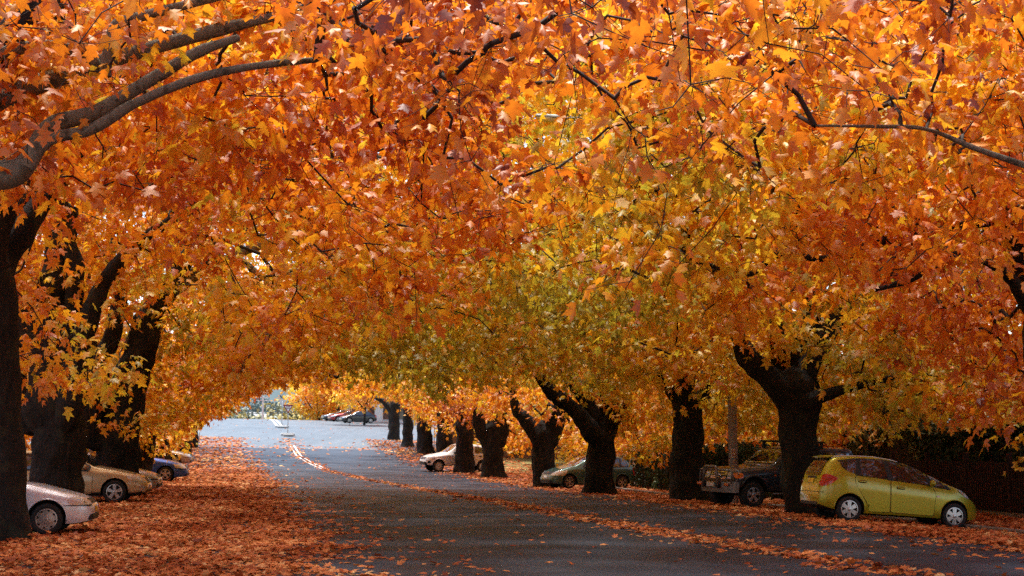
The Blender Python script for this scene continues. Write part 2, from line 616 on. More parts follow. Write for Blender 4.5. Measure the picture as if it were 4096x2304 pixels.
def make_wheel(car, x, y, rad, wid, rimr, style, side):
    bm = bmesh.new()
    w = wid / 2
    add_lathe(bm, [(rimr, -w * .8), (rimr + .02, -w * .95), (rad - .05, -w), (rad - .015, -w * .85), (rad, -w * .6), (rad, w * .6), (rad - .015, w * .85),
                   (rad - .05, w), (rimr + .02, w * .95), (rimr, w * .8)], 40, closed=True)
    wh = bm_obj('wheel', bm, M['rubber'], car, angle=50)
    wh.location = (x, y, rad)
    o = w * .72 * side
    bm = bmesh.new()
    add_lathe(bm, [(.01, o - .05 * side), (rimr + .004, o - .05 * side), (rimr + .004, o - .06 * side), (.01, o - .06 * side)], 32)
    bm_obj('wheel_back', bm, M['dark_rim'], wh)
    bm = bmesh.new()
    lip = [(rimr + .004, o), (rimr + .004, o + .018 * side), (rimr - .014, o + .02 * side), (rimr - .024, o - .03 * side), (rimr + .004, o - .04 * side)]
    add_lathe(bm, lip, 40, closed=True)
    def spoke(a, w0, w1, r0, r1, z0=.008, z1=.0):
        ca, sa = math.cos(a), math.sin(a)
        vs = []
        for (r, hw, zz) in ((r0, w0, z0), (r1, w1, z1)):
            for sg in (-1, 1):
                for dp in (0, -.025):
                    px, pz = r * ca - sg * hw * sa, r * sa + sg * hw * ca
                    vs.append(bm.verts.new((px, o + (zz + dp) * side, pz)))
        for q in ((0, 2, 6, 4), (1, 5, 7, 3), (0, 4, 5, 1), (2, 3, 7, 6), (0, 1, 3, 2), (4, 6, 7, 5)):
            bm.faces.new([vs[i] for i in q])
    if style == 'five':
        for k in range(5):
            spoke(R(90 + 72 * k), .034, .052, .03, rimr - .012)
    elif style == 'twin':
        for k in range(6):
            a = R(90 + 60 * k)
            spoke(a - .12, .014, .02, .04, rimr - .012)
            spoke(a + .12, .014, .02, .04, rimr - .012)
    elif style == 'six':
        for k in range(6):
            spoke(R(90 + 60 * k), .034, .05, .03, rimr - .012)
            spoke(R(90 + 60 * k), .006, .008, .07, rimr - .02, .013, .006)
    elif style == 'seven':
        for k in range(7):
            spoke(R(90 + 360 / 7 * k), .02, .036, .03, rimr - .012)
    elif style == 'steel':
        add_lathe(bm, [(.01, o - .035 * side), (.09, o - .02 * side), (rimr * .62, o - .02 * side), (rimr * .7, o - .04 * side), (.01, o - .045 * side)], 32)
        for k in range(12):
            spoke(R(30 * k), .028, .034, rimr * .6, rimr - .012, -.02, -.03)
    elif style == 'cover':
        add_lathe(bm, [(.01, o + .012 * side), (.05, o + .012 * side), (.055, o + .006 * side), (rimr * .68, o + .0 * side), (rimr * .7, o - .02 * side), (.01, o - .025 * side)], 32)
        for k in range(8):
            spoke(R(45 * k + 10), .055, .03, rimr * .62, rimr - .01, -.002, -.004)
    add_lathe(bm, [(.008, o + .014 * side), (.035, o + .012 * side), (.055, o + .004 * side), (.06, o - .03 * side), (.008, o - .03 * side)], 20)
    bmesh.ops.recalc_face_normals(bm, faces=bm.faces[:])
    ro = bm_obj('rim', bm, M['rim'], wh, angle=40)
    return wh

def make_car(name, label, s, X, Y, yaw, group='parked cars'):
    """s: specification; car stands with its middle at (X,Y), nose along yaw"""
    L = s['L']
    W = s['W'] / 2
    top, belt, bot = fn(s['top']), fn(s['belt']), fn(s['bot'])
    plan = fn(s.get('plan', [(0, W * .80), (.06, W * .88), (.25, W * .96), (.8, W), (L - 1.2, W), (L - .45, W * .94), (L - .18, W * .84), (L - .05, W * .70), (L, W * .56)]))
    roofw = s.get('roofw', .76)
    xs = np.unique(np.concatenate([[0, .015, .04, .08, .14], np.linspace(.2, L - .2, 58), [L - .14, L - .08, L - .04, L - .015, L]]))
    bm = bmesh.new()
    rings = []
    for x in xs:
        T, B, zb, w = top(x), belt(x), bot(x), plan(x)
        B = min(B, T - .035)
        B = max(B, zb + .1)
        T = max(T, B + .035)
        g = min(1, max(0, (T - B - .08) / .3))
        g = g * g * (3 - 2 * g)
        we = w * (.955 - .015 * g)
        wr = w * (.86 * (1 - g) + roofw * g)
        sk = s.get('crease', .62)
        zc = zb + (B - zb) * sk
        H = B - zb
        half = [(w * .80, zb), (w * .955, zb + .02), (w * .985, zb + .07), (w * .992, zb + H * .3), (w * 1.0, zc - .03), (w * .996, zc + .025), (w * .985, zb + H * .86), (we + .006, B - .018), (we - .012, B + .006)]
        for f in (.3, .6, .84, .95):
            half.append((we - .015 + (wr - we) * (f ** (1.25)), B + (T - .045 * g - .02 - B) * f))
        half.append((wr * .9, T - .016 * g - .012))
        half.append((wr * .5, T - .003))
        ring = [(0, zb)] + half + [(0, T)] + [(-a, b) for a, b in half[::-1]]
        rings.append([bm.verts.new((x, a, b)) for a, b in ring])
    n = len(rings[0])
    for A, Bq in zip(rings[:-1], rings[1:]):
        for k in range(n):
            bm.faces.new((A[k], A[(k + 1) % n], Bq[(k + 1) % n], Bq[k]))
    bm.faces.new(rings[0])
    bm.faces.new(rings[-1][::-1])
    bmesh.ops.recalc_face_normals(bm, faces=bm.faces[:])
    car = thing(name, label, s.get('cat', 'car'), (X, Y, 0), 0, group)
    tmp = bm_obj('tmp', bm, M[s['paint']], None)
    # wheel arches
    ar = s.get('arch', s['rad'] + .055)
    cuts = []
    for wx in s['wheels']:
        for sg in (-1, 1):
            b2 = bmesh.new()
            add_lathe(b2, [(ar, W - .27), (ar, W + .3)] if sg > 0 else [(ar, -W - .3), (ar, -W + .27)], 40, c=(wx, 0, s['rad'] + s.get('archz', .01)))
            co = bm_obj('cut', b2, M['well'])
            md = tmp.modifiers.new('b', 'BOOLEAN')
            md.operation = 'DIFFERENCE'
            md.object = co
            md.solver = 'EXACT'
            cuts.append(co)
    dg = bpy.context.evaluated_depsgraph_get()
    dg.update()
    me = bpy.data.meshes.new_from_object(tmp.evaluated_get(dg))
    me.materials.clear()
    me.materials.append(M[s['paint']])
    me.materials.append(M['well'])
    me.materials.append(M['black'])
    for o in cuts + [tmp]:
        bpy.data.objects.remove(o, do_unlink=True)
    mi = []
    for p in me.polygons:
        c = p.center
        m = 0
        for wx in s['wheels']:
            if (c.x - wx) ** 2 + (c.z - s['rad'] - s.get('archz', .01)) ** 2 <= (ar * 1.003) ** 2 and abs(c.y) < W + .1:
                m = 1
        if p.normal.z < -.7 and c.z < bot(c.x) + .06:
            m = 2
        if s.get('cladding') and c.z < s['cladding'](c.x):
            m = 2
        mi.append(m)
    me.polygons.foreach_set('material_index', np.array(mi, dtype=np.int32))
    me.polygons.foreach_set('use_smooth', np.ones(len(me.polygons), dtype=bool))
    me.set_sharp_from_angle(angle=R(38))
    me.name = 'body'
    body = bpy.data.objects.new('body', me)
    COL.objects.link(body)
    body.parent = car
    bb = bmesh.new()
    bb.from_mesh(me)
    bvh = BVHTree.FromBMesh(bb)
    P = lambda nm, poly, view, off, mat, side=1, rnd=1, par=car: patch(nm, poly, view, bvh, off, M[mat], par, side, rnd)
    for sg in (-1, 1):
        for nm, poly in s.get('doors', []):
            P('door_gap', [(x + (.011 if x > sum(q[0] for q in poly) / len(poly) else -.011), z + (.011 if z > sum(q[1] for q in poly) / len(poly) else -.011)) for x, z in poly], 'side', .002, 'seam', sg, 1)
            d = P('door', poly, 'side', .005, s['paint'], sg, 1)
        for poly in s.get('frames', []):
            P('window_frame', poly, 'side', .007, 'black', sg, 1)
        for poly in s.get('windows', []):
            P('window', poly, 'side', .011, 'glass', sg, 1)
        for poly, mat, nm in s.get('sidebits', []):
            P(nm, poly, 'side', .012, mat, sg, 1)
        for (hx, hz, hw) in s.get('handles', []):
            h = bvh.ray_cast(Vector((hx, 2.5 * sg, hz)), Vector((0, -sg, 0)))
            if h[0]:
                b2 = bmesh.new()
                add_box(b2, (h[0].x, h[0].y + .018 * sg, h[0].z), (hw, .03, .038), None, .012)
                bm_obj('door_handle', b2, M[s.get('handlemat', s['paint'])], car, angle=40)
                P('handle_recess', [(hx - hw * .6, hz - .035), (hx + hw * .6, hz - .035), (hx + hw * .6, hz + .03), (hx - hw * .6, hz + .03)], 'side', .009, 'seam', sg, 2)
        if 'mirror' in s:
            mx, mz = s['mirror']
            b2 = bmesh.new()
            r = bmesh.ops.create_uvsphere(b2, u_segments=16, v_segments=10, radius=1)
            for v in b2.verts:
                k = 1 - .25 * (v.co.x > 0) * v.co.x
                v.co = Vector((mx + v.co.x * .075, sg * (W * .93 + .11 + v.co.y * .095 * k), mz + v.co.z * .075 * k + .02))
            add_box(b2, (mx, sg * (W * .93 + .01), mz - .045), (.06, .16, .03), None, .01)
            bm_obj('wing_mirror', b2, M[s.get('mirrormat', s['paint'])], car, smooth=True)
        if s.get('lip', True):
            for wx in s['wheels']:
                pts = []
                for k in range(-4, 25):
                    a = R(k * 9)
                    qx, qz = wx + (ar + .012) * math.cos(a), s['rad'] + s.get('archz', .01) + (ar + .012) * math.sin(a)
                    if qz < bot(qx) + .04:
                        continue
                    h = bvh.ray_cast(Vector((qx, 2.5 * sg, qz)), Vector((0, -sg, 0)))
                    if h[0] and h[0].y * sg > .4:
                        pts.append(h[0] + Vector((0, -.002 * sg, 0)))
                if len(pts) > 4:
                    b2 = bmesh.new()
                    add_tube(b2, pts, s.get('liprad', .014), 6)
                    bm_obj('arch_lip', b2, M[s.get('lipmat', s['paint'])], car, smooth=True)
        for poly, view in s.get('headlights', []):
            P('headlight', [(a if view == 'side' else a * sg, b) for a, b in poly], view, .012, 'lamp_glass', sg, 1)
        for poly, view in s.get('taillights', []):
            P('tail_light', [(a if view == 'side' else a * sg, b) for a, b in poly], view, .012, 'red_lens', sg, 1)
        for wx in s['wheels']:
            make_wheel(car, wx, sg * (W - s['tw'] / 2 - .025), s['rad'], s['tw'], s['rim'], s['style'], sg)
    for poly, view, mat, nm in s.get('bits', []):
        P(nm, poly, view, s.get('bitoff', .009), mat, 1, 1)
    if 'extra' in s:
        s['extra'](car, s, bvh, P)
    # underfloor shadow pan and axles keep the daylight out from under the body
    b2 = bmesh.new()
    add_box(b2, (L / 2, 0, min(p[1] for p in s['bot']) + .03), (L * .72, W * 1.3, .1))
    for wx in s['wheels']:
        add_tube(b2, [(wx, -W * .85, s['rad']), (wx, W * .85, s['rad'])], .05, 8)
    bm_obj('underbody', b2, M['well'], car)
    # set the origin under the middle of the wheelbase and stand the wheels on the ground
    wm = sum(s['wheels']) / 2
    for ch in car.children:
        ch.location = ch.location + Vector((-wm, 0, 0))
    wb = s['wheels'][1] - s['wheels'][0]
    f = Vector((math.cos(yaw), math.sin(yaw)))
    lf = Vector((-f.y, f.x))
    gnd = s.get('gnd', .0)
    pf = Vector((X, Y)) + f * wb / 2
    pr = Vector((X, Y)) - f * wb / 2
    pl, pq = Vector((X, Y)) + lf * W, Vector((X, Y)) - lf * W
    zf, zr = gz(*pf), gz(*pr)
    fx = Vector((f.x, f.y, (zf - zr) / wb)).normalized()
    ly = Vector((lf.x, lf.y, (gz(*pl) - gz(*pq)) / (2 * W))).normalized()
    up = fx.cross(ly).normalized()
    ly = up.cross(fx)
    Mx = Matrix((fx, ly, up)).transposed().to_4x4()
    car.matrix_world = Matrix.Translation((X, Y, (zf + zr) / 2 + .016 + gnd)) @ Mx
    return car

# ---- lime hatchback
def rearplate(car, s, bvh, P):
    P('hatch_window', [(-.52, 1.02), (.52, 1.02), (.46, 1.40), (-.46, 1.40)], 'rear', .01, 'glass')
    P('licence_plate', [(-.19, .83), (.19, .83), (.19, .93), (-.19, .93)], 'rear', .012, 'plate_yellow', 1, 0)
    P('rear_garnish', [(-.3, .945), (.3, .945), (.3, .99), (-.3, .99)], 'rear', .012, 'black')
    P('bumper_gap', [(-.75, .625), (.75, .625), (.75, .64), (-.75, .64)], 'rear', .006, 'seam')
    P('bumper_vent', [(-.6, .34), (.6, .34), (.56, .41), (-.56, .41)], 'rear', .008, 'black')
    for sg in (-1, 1):
        b2 = bmesh.new()
        add_tube(b2, [(.30 + i * .1, sg * (.53 - .001 * i), s['topf'](.30 + i * .1) - .012) for i in range(17)], .012, 6)
        bm_obj('roof_moulding', b2, M['chrome'], car, smooth=True)
    b2 = bmesh.new()
    add_box(b2, (.30, 0, 1.452), (.20, 1.0, .03), Matrix.Rotation(R(-14), 3, 'Y'), .012)
    bm_obj('roof_spoiler', b2, M['p_lime'], car, angle=40)
jt = [(0, .62), (.02, .95), (.10, 1.13), (.26, 1.40), (.36, 1.47), (.7, 1.51), (1.294, 1.525), (1.726, 1.48), (2.14, 1.395), (2.59, 1.21), (2.935, 1.05), (3.108, .985), (3.28, .935), (3.46, .845), (3.64, .70), (3.80, .60), (3.9, .52)]
JAZZ = dict(L=3.9, W=1.70, rad=.29, wheels=(.68, 3.18), tw=.18, rim=.195, style='six', paint='p_lime', roofw=.73, crease=.70, top=jt, topf=fn(jt),
    belt=[(0, .6), (.05, .95), (.5, 1.16), (.9, 1.08), (1.6, 1.0), (2.6, .91), (3.0, .86), (3.3, .83), (3.6, .68), (3.9, .5)],
    bot=[(0, .34), (.3, .25), (.7, .2), (3.2, .2), (3.7, .2), (3.9, .27)],
    plan=[(0, .66), (.05, .74), (.2, .80), (.6, .84), (1.2, .85), (2.7, .85), (3.2, .83), (3.5, .77), (3.7, .66), (3.82, .52), (3.9, .36)],
    frames=[[(.81, 1.43), (1.0, 1.445), (1.02, 1.05), (.775, 1.07)], [(1.47, 1.45), (1.63, 1.43), (1.73, .98), (1.56, 1.0)], [(2.44, 1.27), (2.54, 1.22), (2.70, .92), (2.52, .93)],
            [(.40, 1.37), (.9, 1.452), (1.5, 1.462), (2.05, 1.405), (2.52, 1.25), (2.53, 1.22), (2.04, 1.375), (1.5, 1.43), (.9, 1.42), (.43, 1.34)],
            [(2.53, 1.23), (2.92, 1.05), (3.12, .865), (2.64, .915)]],
    windows=[[(.45, 1.345), (.66, 1.39), (.86, 1.42), (.80, 1.082), (.62, 1.135), (.49, 1.23)], [(.945, 1.425), (1.49, 1.437), (1.575, 1.015), (.93, 1.06)],
             [(1.615, 1.415), (2.03, 1.378), (2.46, 1.24), (2.55, .948), (1.71, .993)], [(2.545, 1.205), (2.88, 1.045), (2.955, .888), (2.66, .93)]],
    sidebits=[([(2.98, .985), (3.09, .875), (2.995, .88)], 'black', 'quarter_trim'), ([(2.72, .69), (2.79, .69), (2.79, .725), (2.72, .725)], 'amber', 'indicator')],
    doors=[('rear', [(.80, 1.05), (1.60, 1.0), (1.62, .28), (1.13, .27), (1.08, .46), (.87, .76), (.79, .9)]), ('front', [(1.64, .995), (2.62, .925), (2.70, .75), (2.66, .27), (1.645, .28)])],
    handles=[(.95, .93, .17), (1.86, .84, .17)], mirror=(2.60, .98),
    headlights=[([(3.25, .90), (3.40, .86), (3.62, .70), (3.52, .69), (3.34, .80)], 'side')],
    taillights=[([(.0, .76), (.04, .97), (.12, 1.05), (.24, 1.03), (.40, .965), (.28, .86), (.12, .78)], 'side'), ([(.60, .78), (.78, .78), (.78, 1.03), (.64, 1.03)], 'rear')],
    bits=[([(2.2, -.53), (2.95, -.62), (2.95, .62), (2.2, .53)], 'top', 'glass', 'windscreen')], extra=rearplate)

# ---- saddle of specifications for the other cars
def saloon(L, W, H, rad, fo, wb, paint, style, kind='sedan', rim=None, hood=.98, cowlz=1.04, tw=.2, **kw):
    fw = L - fo
    rw = fw - wb
    cx = fw - .62                                   # base of the windscreen
    rf = cx - .85                                   # front edge of the roof
    if kind == 'sedan':
        top = [(0, .72), (.03, .98), (.12, 1.02), (.75, 1.05), (1.45, H - .06), (1.9, H), (rf - .3, H), (rf, H - .04), (cx - .3, H - .27), (cx, cowlz), (cx + .3, hood + .02), (L - .75, hood - .08), (L - .3, hood - .2), (L - .12, hood - .27), (L - .03, .60), (L, .5)]
        win = [[(1.05, .99), (1.55, H - .10), (rw + wb * .42, H - .08), (rw + wb * .43, .96), (1.3, .97)], [(rw + wb * .46, H - .08), (rf + .02, H - .1), (cx - .12, cowlz - .01), (cx - .16, .94), (rw + wb * .46, .96)]]
    else:
        top = [(0, .72), (.03, 1.0), (.10, 1.1), (.42, H - .06), (.9, H - .01), (1.9, H), (rf - .3, H), (rf, H - .04), (cx - .3, H - .27), (cx, cowlz), (cx + .3, hood + .02), (L - .75, hood - .07), (L - .3, hood - .2), (L - .12, hood - .28), (L - .03, .60), (L, .5)]
        win = [[(.35, 1.02), (.5, H - .12), (.98, H - .1), (1.0, 1.0)], [(1.06, H - .1), (rw + wb * .42, H - .1), (rw + wb * .43, .98), (1.08, 1.0)], [(rw + wb * .46, H - .1), (rf + .02, H - .12), (cx - .12, cowlz - .01), (cx - .16, .96), (rw + wb * .46, .98)]]
    bz = .95
    d = dict(L=L, W=W, rad=rad, wheels=(rw, fw), tw=tw, rim=rim or rad * .66, style=style, paint=paint, top=top,
             belt=[(0, .7), (.05, .9), (.6, bz), (cx - .4, bz - .02), (cx, bz - .02), (L - .9, hood - .14), (L - .4, hood - .24), (L - .1, .6), (L, .46)],
             bot=[(0, .36), (.3, .24), (1, .19), (fw, .19), (L - .3, .19), (L, .25)],
             windows=win, frames=[[(x, z) for x, z in [(win[-2][0][0] - .03, .95), (win[-2][1][0] - .05, H - .07), (rf + .04, H - .08), (cx - .06, cowlz), (cx - .1, .925)]]],
             doors=[('rear', [(rw + .45, .93), (rw + wb * .44, .92), (rw + wb * .44, .28), (rw + .62, .28), (rw + .5, .55)]), ('front', [(rw + wb * .455, .92), (cx - .06, .91), (cx - .0, .72), (cx - .02, .28), (rw + wb * .455, .28)])],
             handles=[(rw + .62, .82, .17), (rw + wb * .455 + .16, .8, .17)], mirror=(cx - .26, .98),
             headlights=[([(L - .60, hood - .19), (L - .12, hood - .31), (L - .08, .58), (L - .48, .60)], 'side'), ([(.40, .59), (W / 2 - .06, .60), (W / 2 - .1, hood - .22), (.40, hood - .26)], 'front')],
             taillights=[([(0, .70), (.02, .92), (.3, .93), (.26, .72)], 'side')],
             bits=[([(rf + .03, -W * .31), (cx + .02, -W * .385), (cx + .02, W * .385), (rf + .03, W * .31)], 'top', 'glass', 'windscreen'),
                   ([(-.38, .57), (.38, .57), (.36, hood - .27), (-.36, hood - .27)], 'front', 'black', 'grille'), ([(-.6, .27), (.6, .27), (.56, .38), (-.56, .38)], 'front', 'black', 'bumper_vent'),
                   ([(-.19, .41), (.19, .41), (.19, .52), (-.19, .52)], 'front', 'plate_yellow', 'licence_plate')],
             sidebits=[([(L - .50, .565), (L, .535), (L, .550), (L - .50, .58)], 'seam', 'bumper_gap')])
    d.update(kw)
    return d

# ---- place the cars
at_g = lambda px, Y: at(px, 447, Y).x
def by_front_wheel(s, px, Y, yaw):
    X = at_g(px, Y)
    wb = s['wheels'][1] - s['wheels'][0]
    return X - math.cos(yaw) * wb / 2, Y - math.sin(yaw) * wb / 2, yaw

make_car('parked_car', 'lime green hatchback parked with its tail beside the big right hand tree trunk', JAZZ, at_g(886, 33.6), 33.6, R(7))

W1 = saloon(4.3, 1.69, 1.39, .295, .80, 2.5, 'p_pearl', 'cover', hood=.93, cowlz=.98)
W1['headlights'] = [([(L0 - .34, .70), (L0 - .07, .69), (L0 - .06, .555), (L0 - .36, .55)], 'side') for L0 in (4.3,)] + [([(.42, .55), (.78, .56), (.76, .69), (.42, .68)], 'front')]
W1['sidebits'] = [([(2.66, .66), (2.84, .66), (2.84, .715), (2.66, .715)], 'amber', 'indicator'), ([(3.78, .535), (4.3, .53), (4.3, .545), (3.8, .55)], 'seam', 'bumper_gap')]
make_car('parked_car', 'silvery white sedan nosing out past the leftmost trunk, plain disc wheel covers', W1, *by_front_wheel(W1, 55, 27.6, HD - R(1)))

def clad(x):
    return .30 if 1.5 < x < 3.4 else .33
OB = saloon(4.75, 1.77, 1.54, .335, .92, 2.67, 'p_champ', 'five', 'wagon', hood=1.0, cowlz=1.07, cladding=clad, bot=[(0, .42), (.3, .3), (1, .25), (3.8, .25), (4.5, .25), (4.75, .33)], mirror=(2.98, 1.03))
OB['sidebits'] = [([(1.5, .5), (3.3, .5), (3.3, .535), (1.5, .535)], 'p_champ', 'rubbing_strip'), ([(4.52, .36), (4.67, .36), (4.67, .5), (4.52, .5)], 'lamp_glass', 'fog_lamp'), ([(4.2, .645), (4.7, .61), (4.7, .62), (4.2, .655)], 'seam', 'bumper_gap')]
make_car('parked_car', 'champagne station wagon between two dark left hand trunks, five spoke wheels', OB, *by_front_wheel(OB, 119.5, 42.6, HD - R(3)))

SV = saloon(4.2, 1.68, 1.4, .29, .85, 2.5, 'p_silver', 'seven', hood=.94, cowlz=.98)
SV['sidebits'] = [([(3.9, .50), (4.2, .49), (4.2, .53), (3.9, .54)], 'black', 'bumper_strip')]
make_car('parked_car', 'silver car showing only its nose beyond the champagne wagon', SV, *by_front_wheel(SV, at(159, 447, 49).x / 49 * F + 512 - 25, 49, HD - R(4)))

BL = saloon(4.75, 1.75, 1.47, .33, .92, 2.67, 'p_blue', 'five', 'wagon', hood=.99, cowlz=1.05)
make_car('parked_car', 'blue car nosing out from behind a left hand trunk, silver five spoke wheels', BL, *by_front_wheel(BL, 168, 65, HD - R(4)))

TP = saloon(4.75, 1.78, 1.42, .32, .95, 2.67, 'p_taupe', 'seven', hood=.95, cowlz=1.0)
make_car('parked_car', 'taupe sedan parked farthest along the left row behind the blue car', TP, *by_front_wheel(TP, 177, 91, HD - R(4)))

# sage green hatchback
def civic_extra(car, s, bvh, P):
    b2 = bmesh.new()
    add_lathe(b2, [(.045, 0), (.06, .0), (.06, .012), (.045, .012)], 20, closed=True)
    for sg in (-1, 1):
        add_box(b2, (.02 * sg, .006, 0), (.012, .012, .07))
    add_box(b2, (0, .006, 0), (.04, .012, .012))
    bmesh.ops.rotate(b2, verts=b2.verts, cent=(0, 0, 0), matrix=Matrix.Rotation(R(90), 3, 'Z'))
    h = bvh.ray_cast(Vector((9, 0, .70)), Vector((-1, 0, 0)))
    for v in b2.verts:
        v.co += h[0] + Vector((.025, 0, 0))
    bm_obj('badge', b2, M['chrome'], car)
CV = saloon(4.15, 1.70, 1.495, .31, .82, 2.63, 'p_green', 'twin', 'wagon', hood=.97, cowlz=1.06, extra=civic_extra, handlemat='p_green', mirror=(2.42, 1.03))
CV['top'] = [(0, .7), (.02, .95), (.2, 1.15), (.45, 1.38), (.75, 1.45), (1.5, 1.495), (1.95, 1.48), (2.25, 1.42), (2.6, 1.24), (3.0, 1.03), (3.3, .96), (3.6, .87), (3.9, .76), (4.05, .66), (4.12, .56), (4.15, .48)]
CV['belt'] = [(0, .68), (.05, .88), (.5, .98), (2.4, .95), (2.9, .92), (3.3, .85), (3.7, .72), (4.0, .6), (4.15, .44)]
CV['windows'] = [[(.42, 1.02), (.48, 1.27), (.72, 1.36), (.76, .99)], [(.82, 1.37), (1.5, 1.4), (1.52, .98), (.83, .99)], [(1.58, 1.4), (2.02, 1.36), (2.45, 1.13), (2.62, .97), (1.58, .975)]]
CV['frames'] = [[(.36, .98), (.46, 1.31), (.75, 1.395), (1.5, 1.43), (2.06, 1.39), (2.5, 1.15), (2.72, .955), (1.5, .95)]]
CV['headlights'] = [([(3.42, .84), (3.62, .78), (3.98, .64), (3.92, .56), (3.6, .58), (3.48, .68)], 'side'), ([(.42, .60), (.62, .57), (.78, .62), (.76, .78), (.62, .80), (.48, .70)], 'front')]
CV['bits'] = [([(2.22, -.53), (3.0, -.66), (3.0, .66), (2.22, .53)], 'top', 'glass', 'windscreen'), ([(-.40, .63), (.40, .63), (.44, .75), (-.44, .75)], 'front', 'black', 'grille'),
              ([(-.19, .45), (.19, .45), (.19, .56), (-.19, .56)], 'front', 'plate_white', 'licence_plate'), ([(-.62, .27), (.62, .27), (.55, .39), (-.55, .39)], 'front', 'black', 'bumper_vent')]
CV['sidebits'] = [([(2.86, .70), (2.95, .70), (2.95, .75), (2.86, .75)], 'lamp_glass', 'indicator')]
CV['taillights'] = [([(0, .62), (.02, .98), (.12, 1.02), (.16, .8), (.12, .62)], 'side')]
make_car('parked_car', 'sage green hatchback parked half behind a forked tree trunk', CV, *by_front_wheel(CV, 561.5, 64, HD + math.pi + R(13)))

# white utility
def ute_extra(car, s, bvh, P):
    for sg in (-1, 1):
        P('cargo_window', [(.18, 1.22), (.30, 1.40), (.86, 1.52), (.92, 1.22)], 'side', .012, 'tarp', sg)
        P('cargo_window', [(.98, 1.22), (1.0, 1.53), (1.12, 1.56), (1.14, 1.22)], 'side', .012, 'tarp', sg)
        P('fuel_cap', [(.82 + .085 * math.cos(R(30 * k)), .98 + .085 * math.sin(R(30 * k))) for k in range(12)], 'side', .01, 'p_white', sg, 0)
    b2 = bmesh.new()
    add_box(b2, (4.86, 0, .66), (.1, .5, .2), None, .03)
    bm_obj('nudge_plate', b2, M['black'], car, angle=40)
UT = saloon(5.05, 1.78, 1.76, .36, .85, 2.95, 'p_white', 'steel', 'wagon', hood=1.10, cowlz=1.2, tw=.24, extra=ute_extra, mirrormat='black', handlemat='black', arch=.43, liprad=.03, archz=.03, cat='utility')
UT['top'] = [(0, 1.0), (.03, 1.2), (.2, 1.36), (.9, 1.6), (1.5, 1.73), (2.2, 1.77), (2.75, 1.75), (2.95, 1.70), (3.2, 1.5), (3.62, 1.2), (4.0, 1.13), (4.5, 1.05), (4.8, .95), (4.98, .82), (5.05, .7)]
UT['belt'] = [(0, .98), (.05, 1.15), (1, 1.18), (2.8, 1.12), (3.5, 1.1), (4.2, 1.0), (4.7, .88), (5.05, .62)]
UT['bot'] = [(0, .5), (.5, .45), (1, .4), (4.2, .4), (4.7, .4), (5.05, .46)]
UT['windows'] = [[(1.22, 1.2), (1.25, 1.55), (1.75, 1.62), (1.8, 1.18)], [(1.9, 1.64), (2.66, 1.63), (2.98, 1.44), (3.24, 1.17), (1.92, 1.17)]]
UT['frames'] = []
UT['doors'] = [('rear', [(1.2, 1.15), (1.84, 1.14), (1.84, .5), (1.6, .5), (1.45, .7), (1.25, .95)]), ('front', [(1.86, 1.13), (3.3, 1.1), (3.34, .9), (3.32, .5), (1.86, .5)])]
UT['handles'] = [(1.42, 1.0, .2), (2.05, .98, .2)]
UT['mirror'] = (3.16, 1.22)
UT['headlights'] = [([(4.42, .98), (4.9, .88), (4.95, .76), (4.6, .74)], 'side'), ([(.46, .78), (.62, .70), (.84, .76), (.82, .93), (.5, .92)], 'front')]
UT['bits'] = [([(2.93, -.57), (3.6, -.68), (3.6, .68), (2.93, .57)], 'top', 'glass', 'windscreen'), ([(-.46, .76), (.46, .76), (.44, .90), (-.44, .90)], 'front', 'black', 'grille'),
              ([(-.44, .82), (.44, .82), (.44, .85), (-.44, .85)], 'front', 'chrome', 'grille_bar'), ([(-.7, .46), (.7, .46), (.64, .62), (-.64, .62)], 'front', 'black', 'bumper_vent'), ([(-.60, .54), (-.24, .54), (-.24, .65), (-.60, .65)], 'front', 'plate_yellow', 'licence_plate')]
UT['sidebits'] = [([(3.42, .88), (3.5, .88), (3.5, .92), (3.42, .92)], 'amber', 'indicator'), ([(4.72, .56), (4.92, .54), (4.9, .68), (4.74, .70)], 'black', 'fog_lamp_recess'), ([(1.9, .42), (3.4, .42), (3.4, .46), (1.9, .46)], 'p_white', 'side_step')]
make_car('parked_utility', 'white utility with a blue covered tray parked behind two trunks', UT, *by_front_wheel(UT, 434.5, 91, HD + math.pi + R(11)))

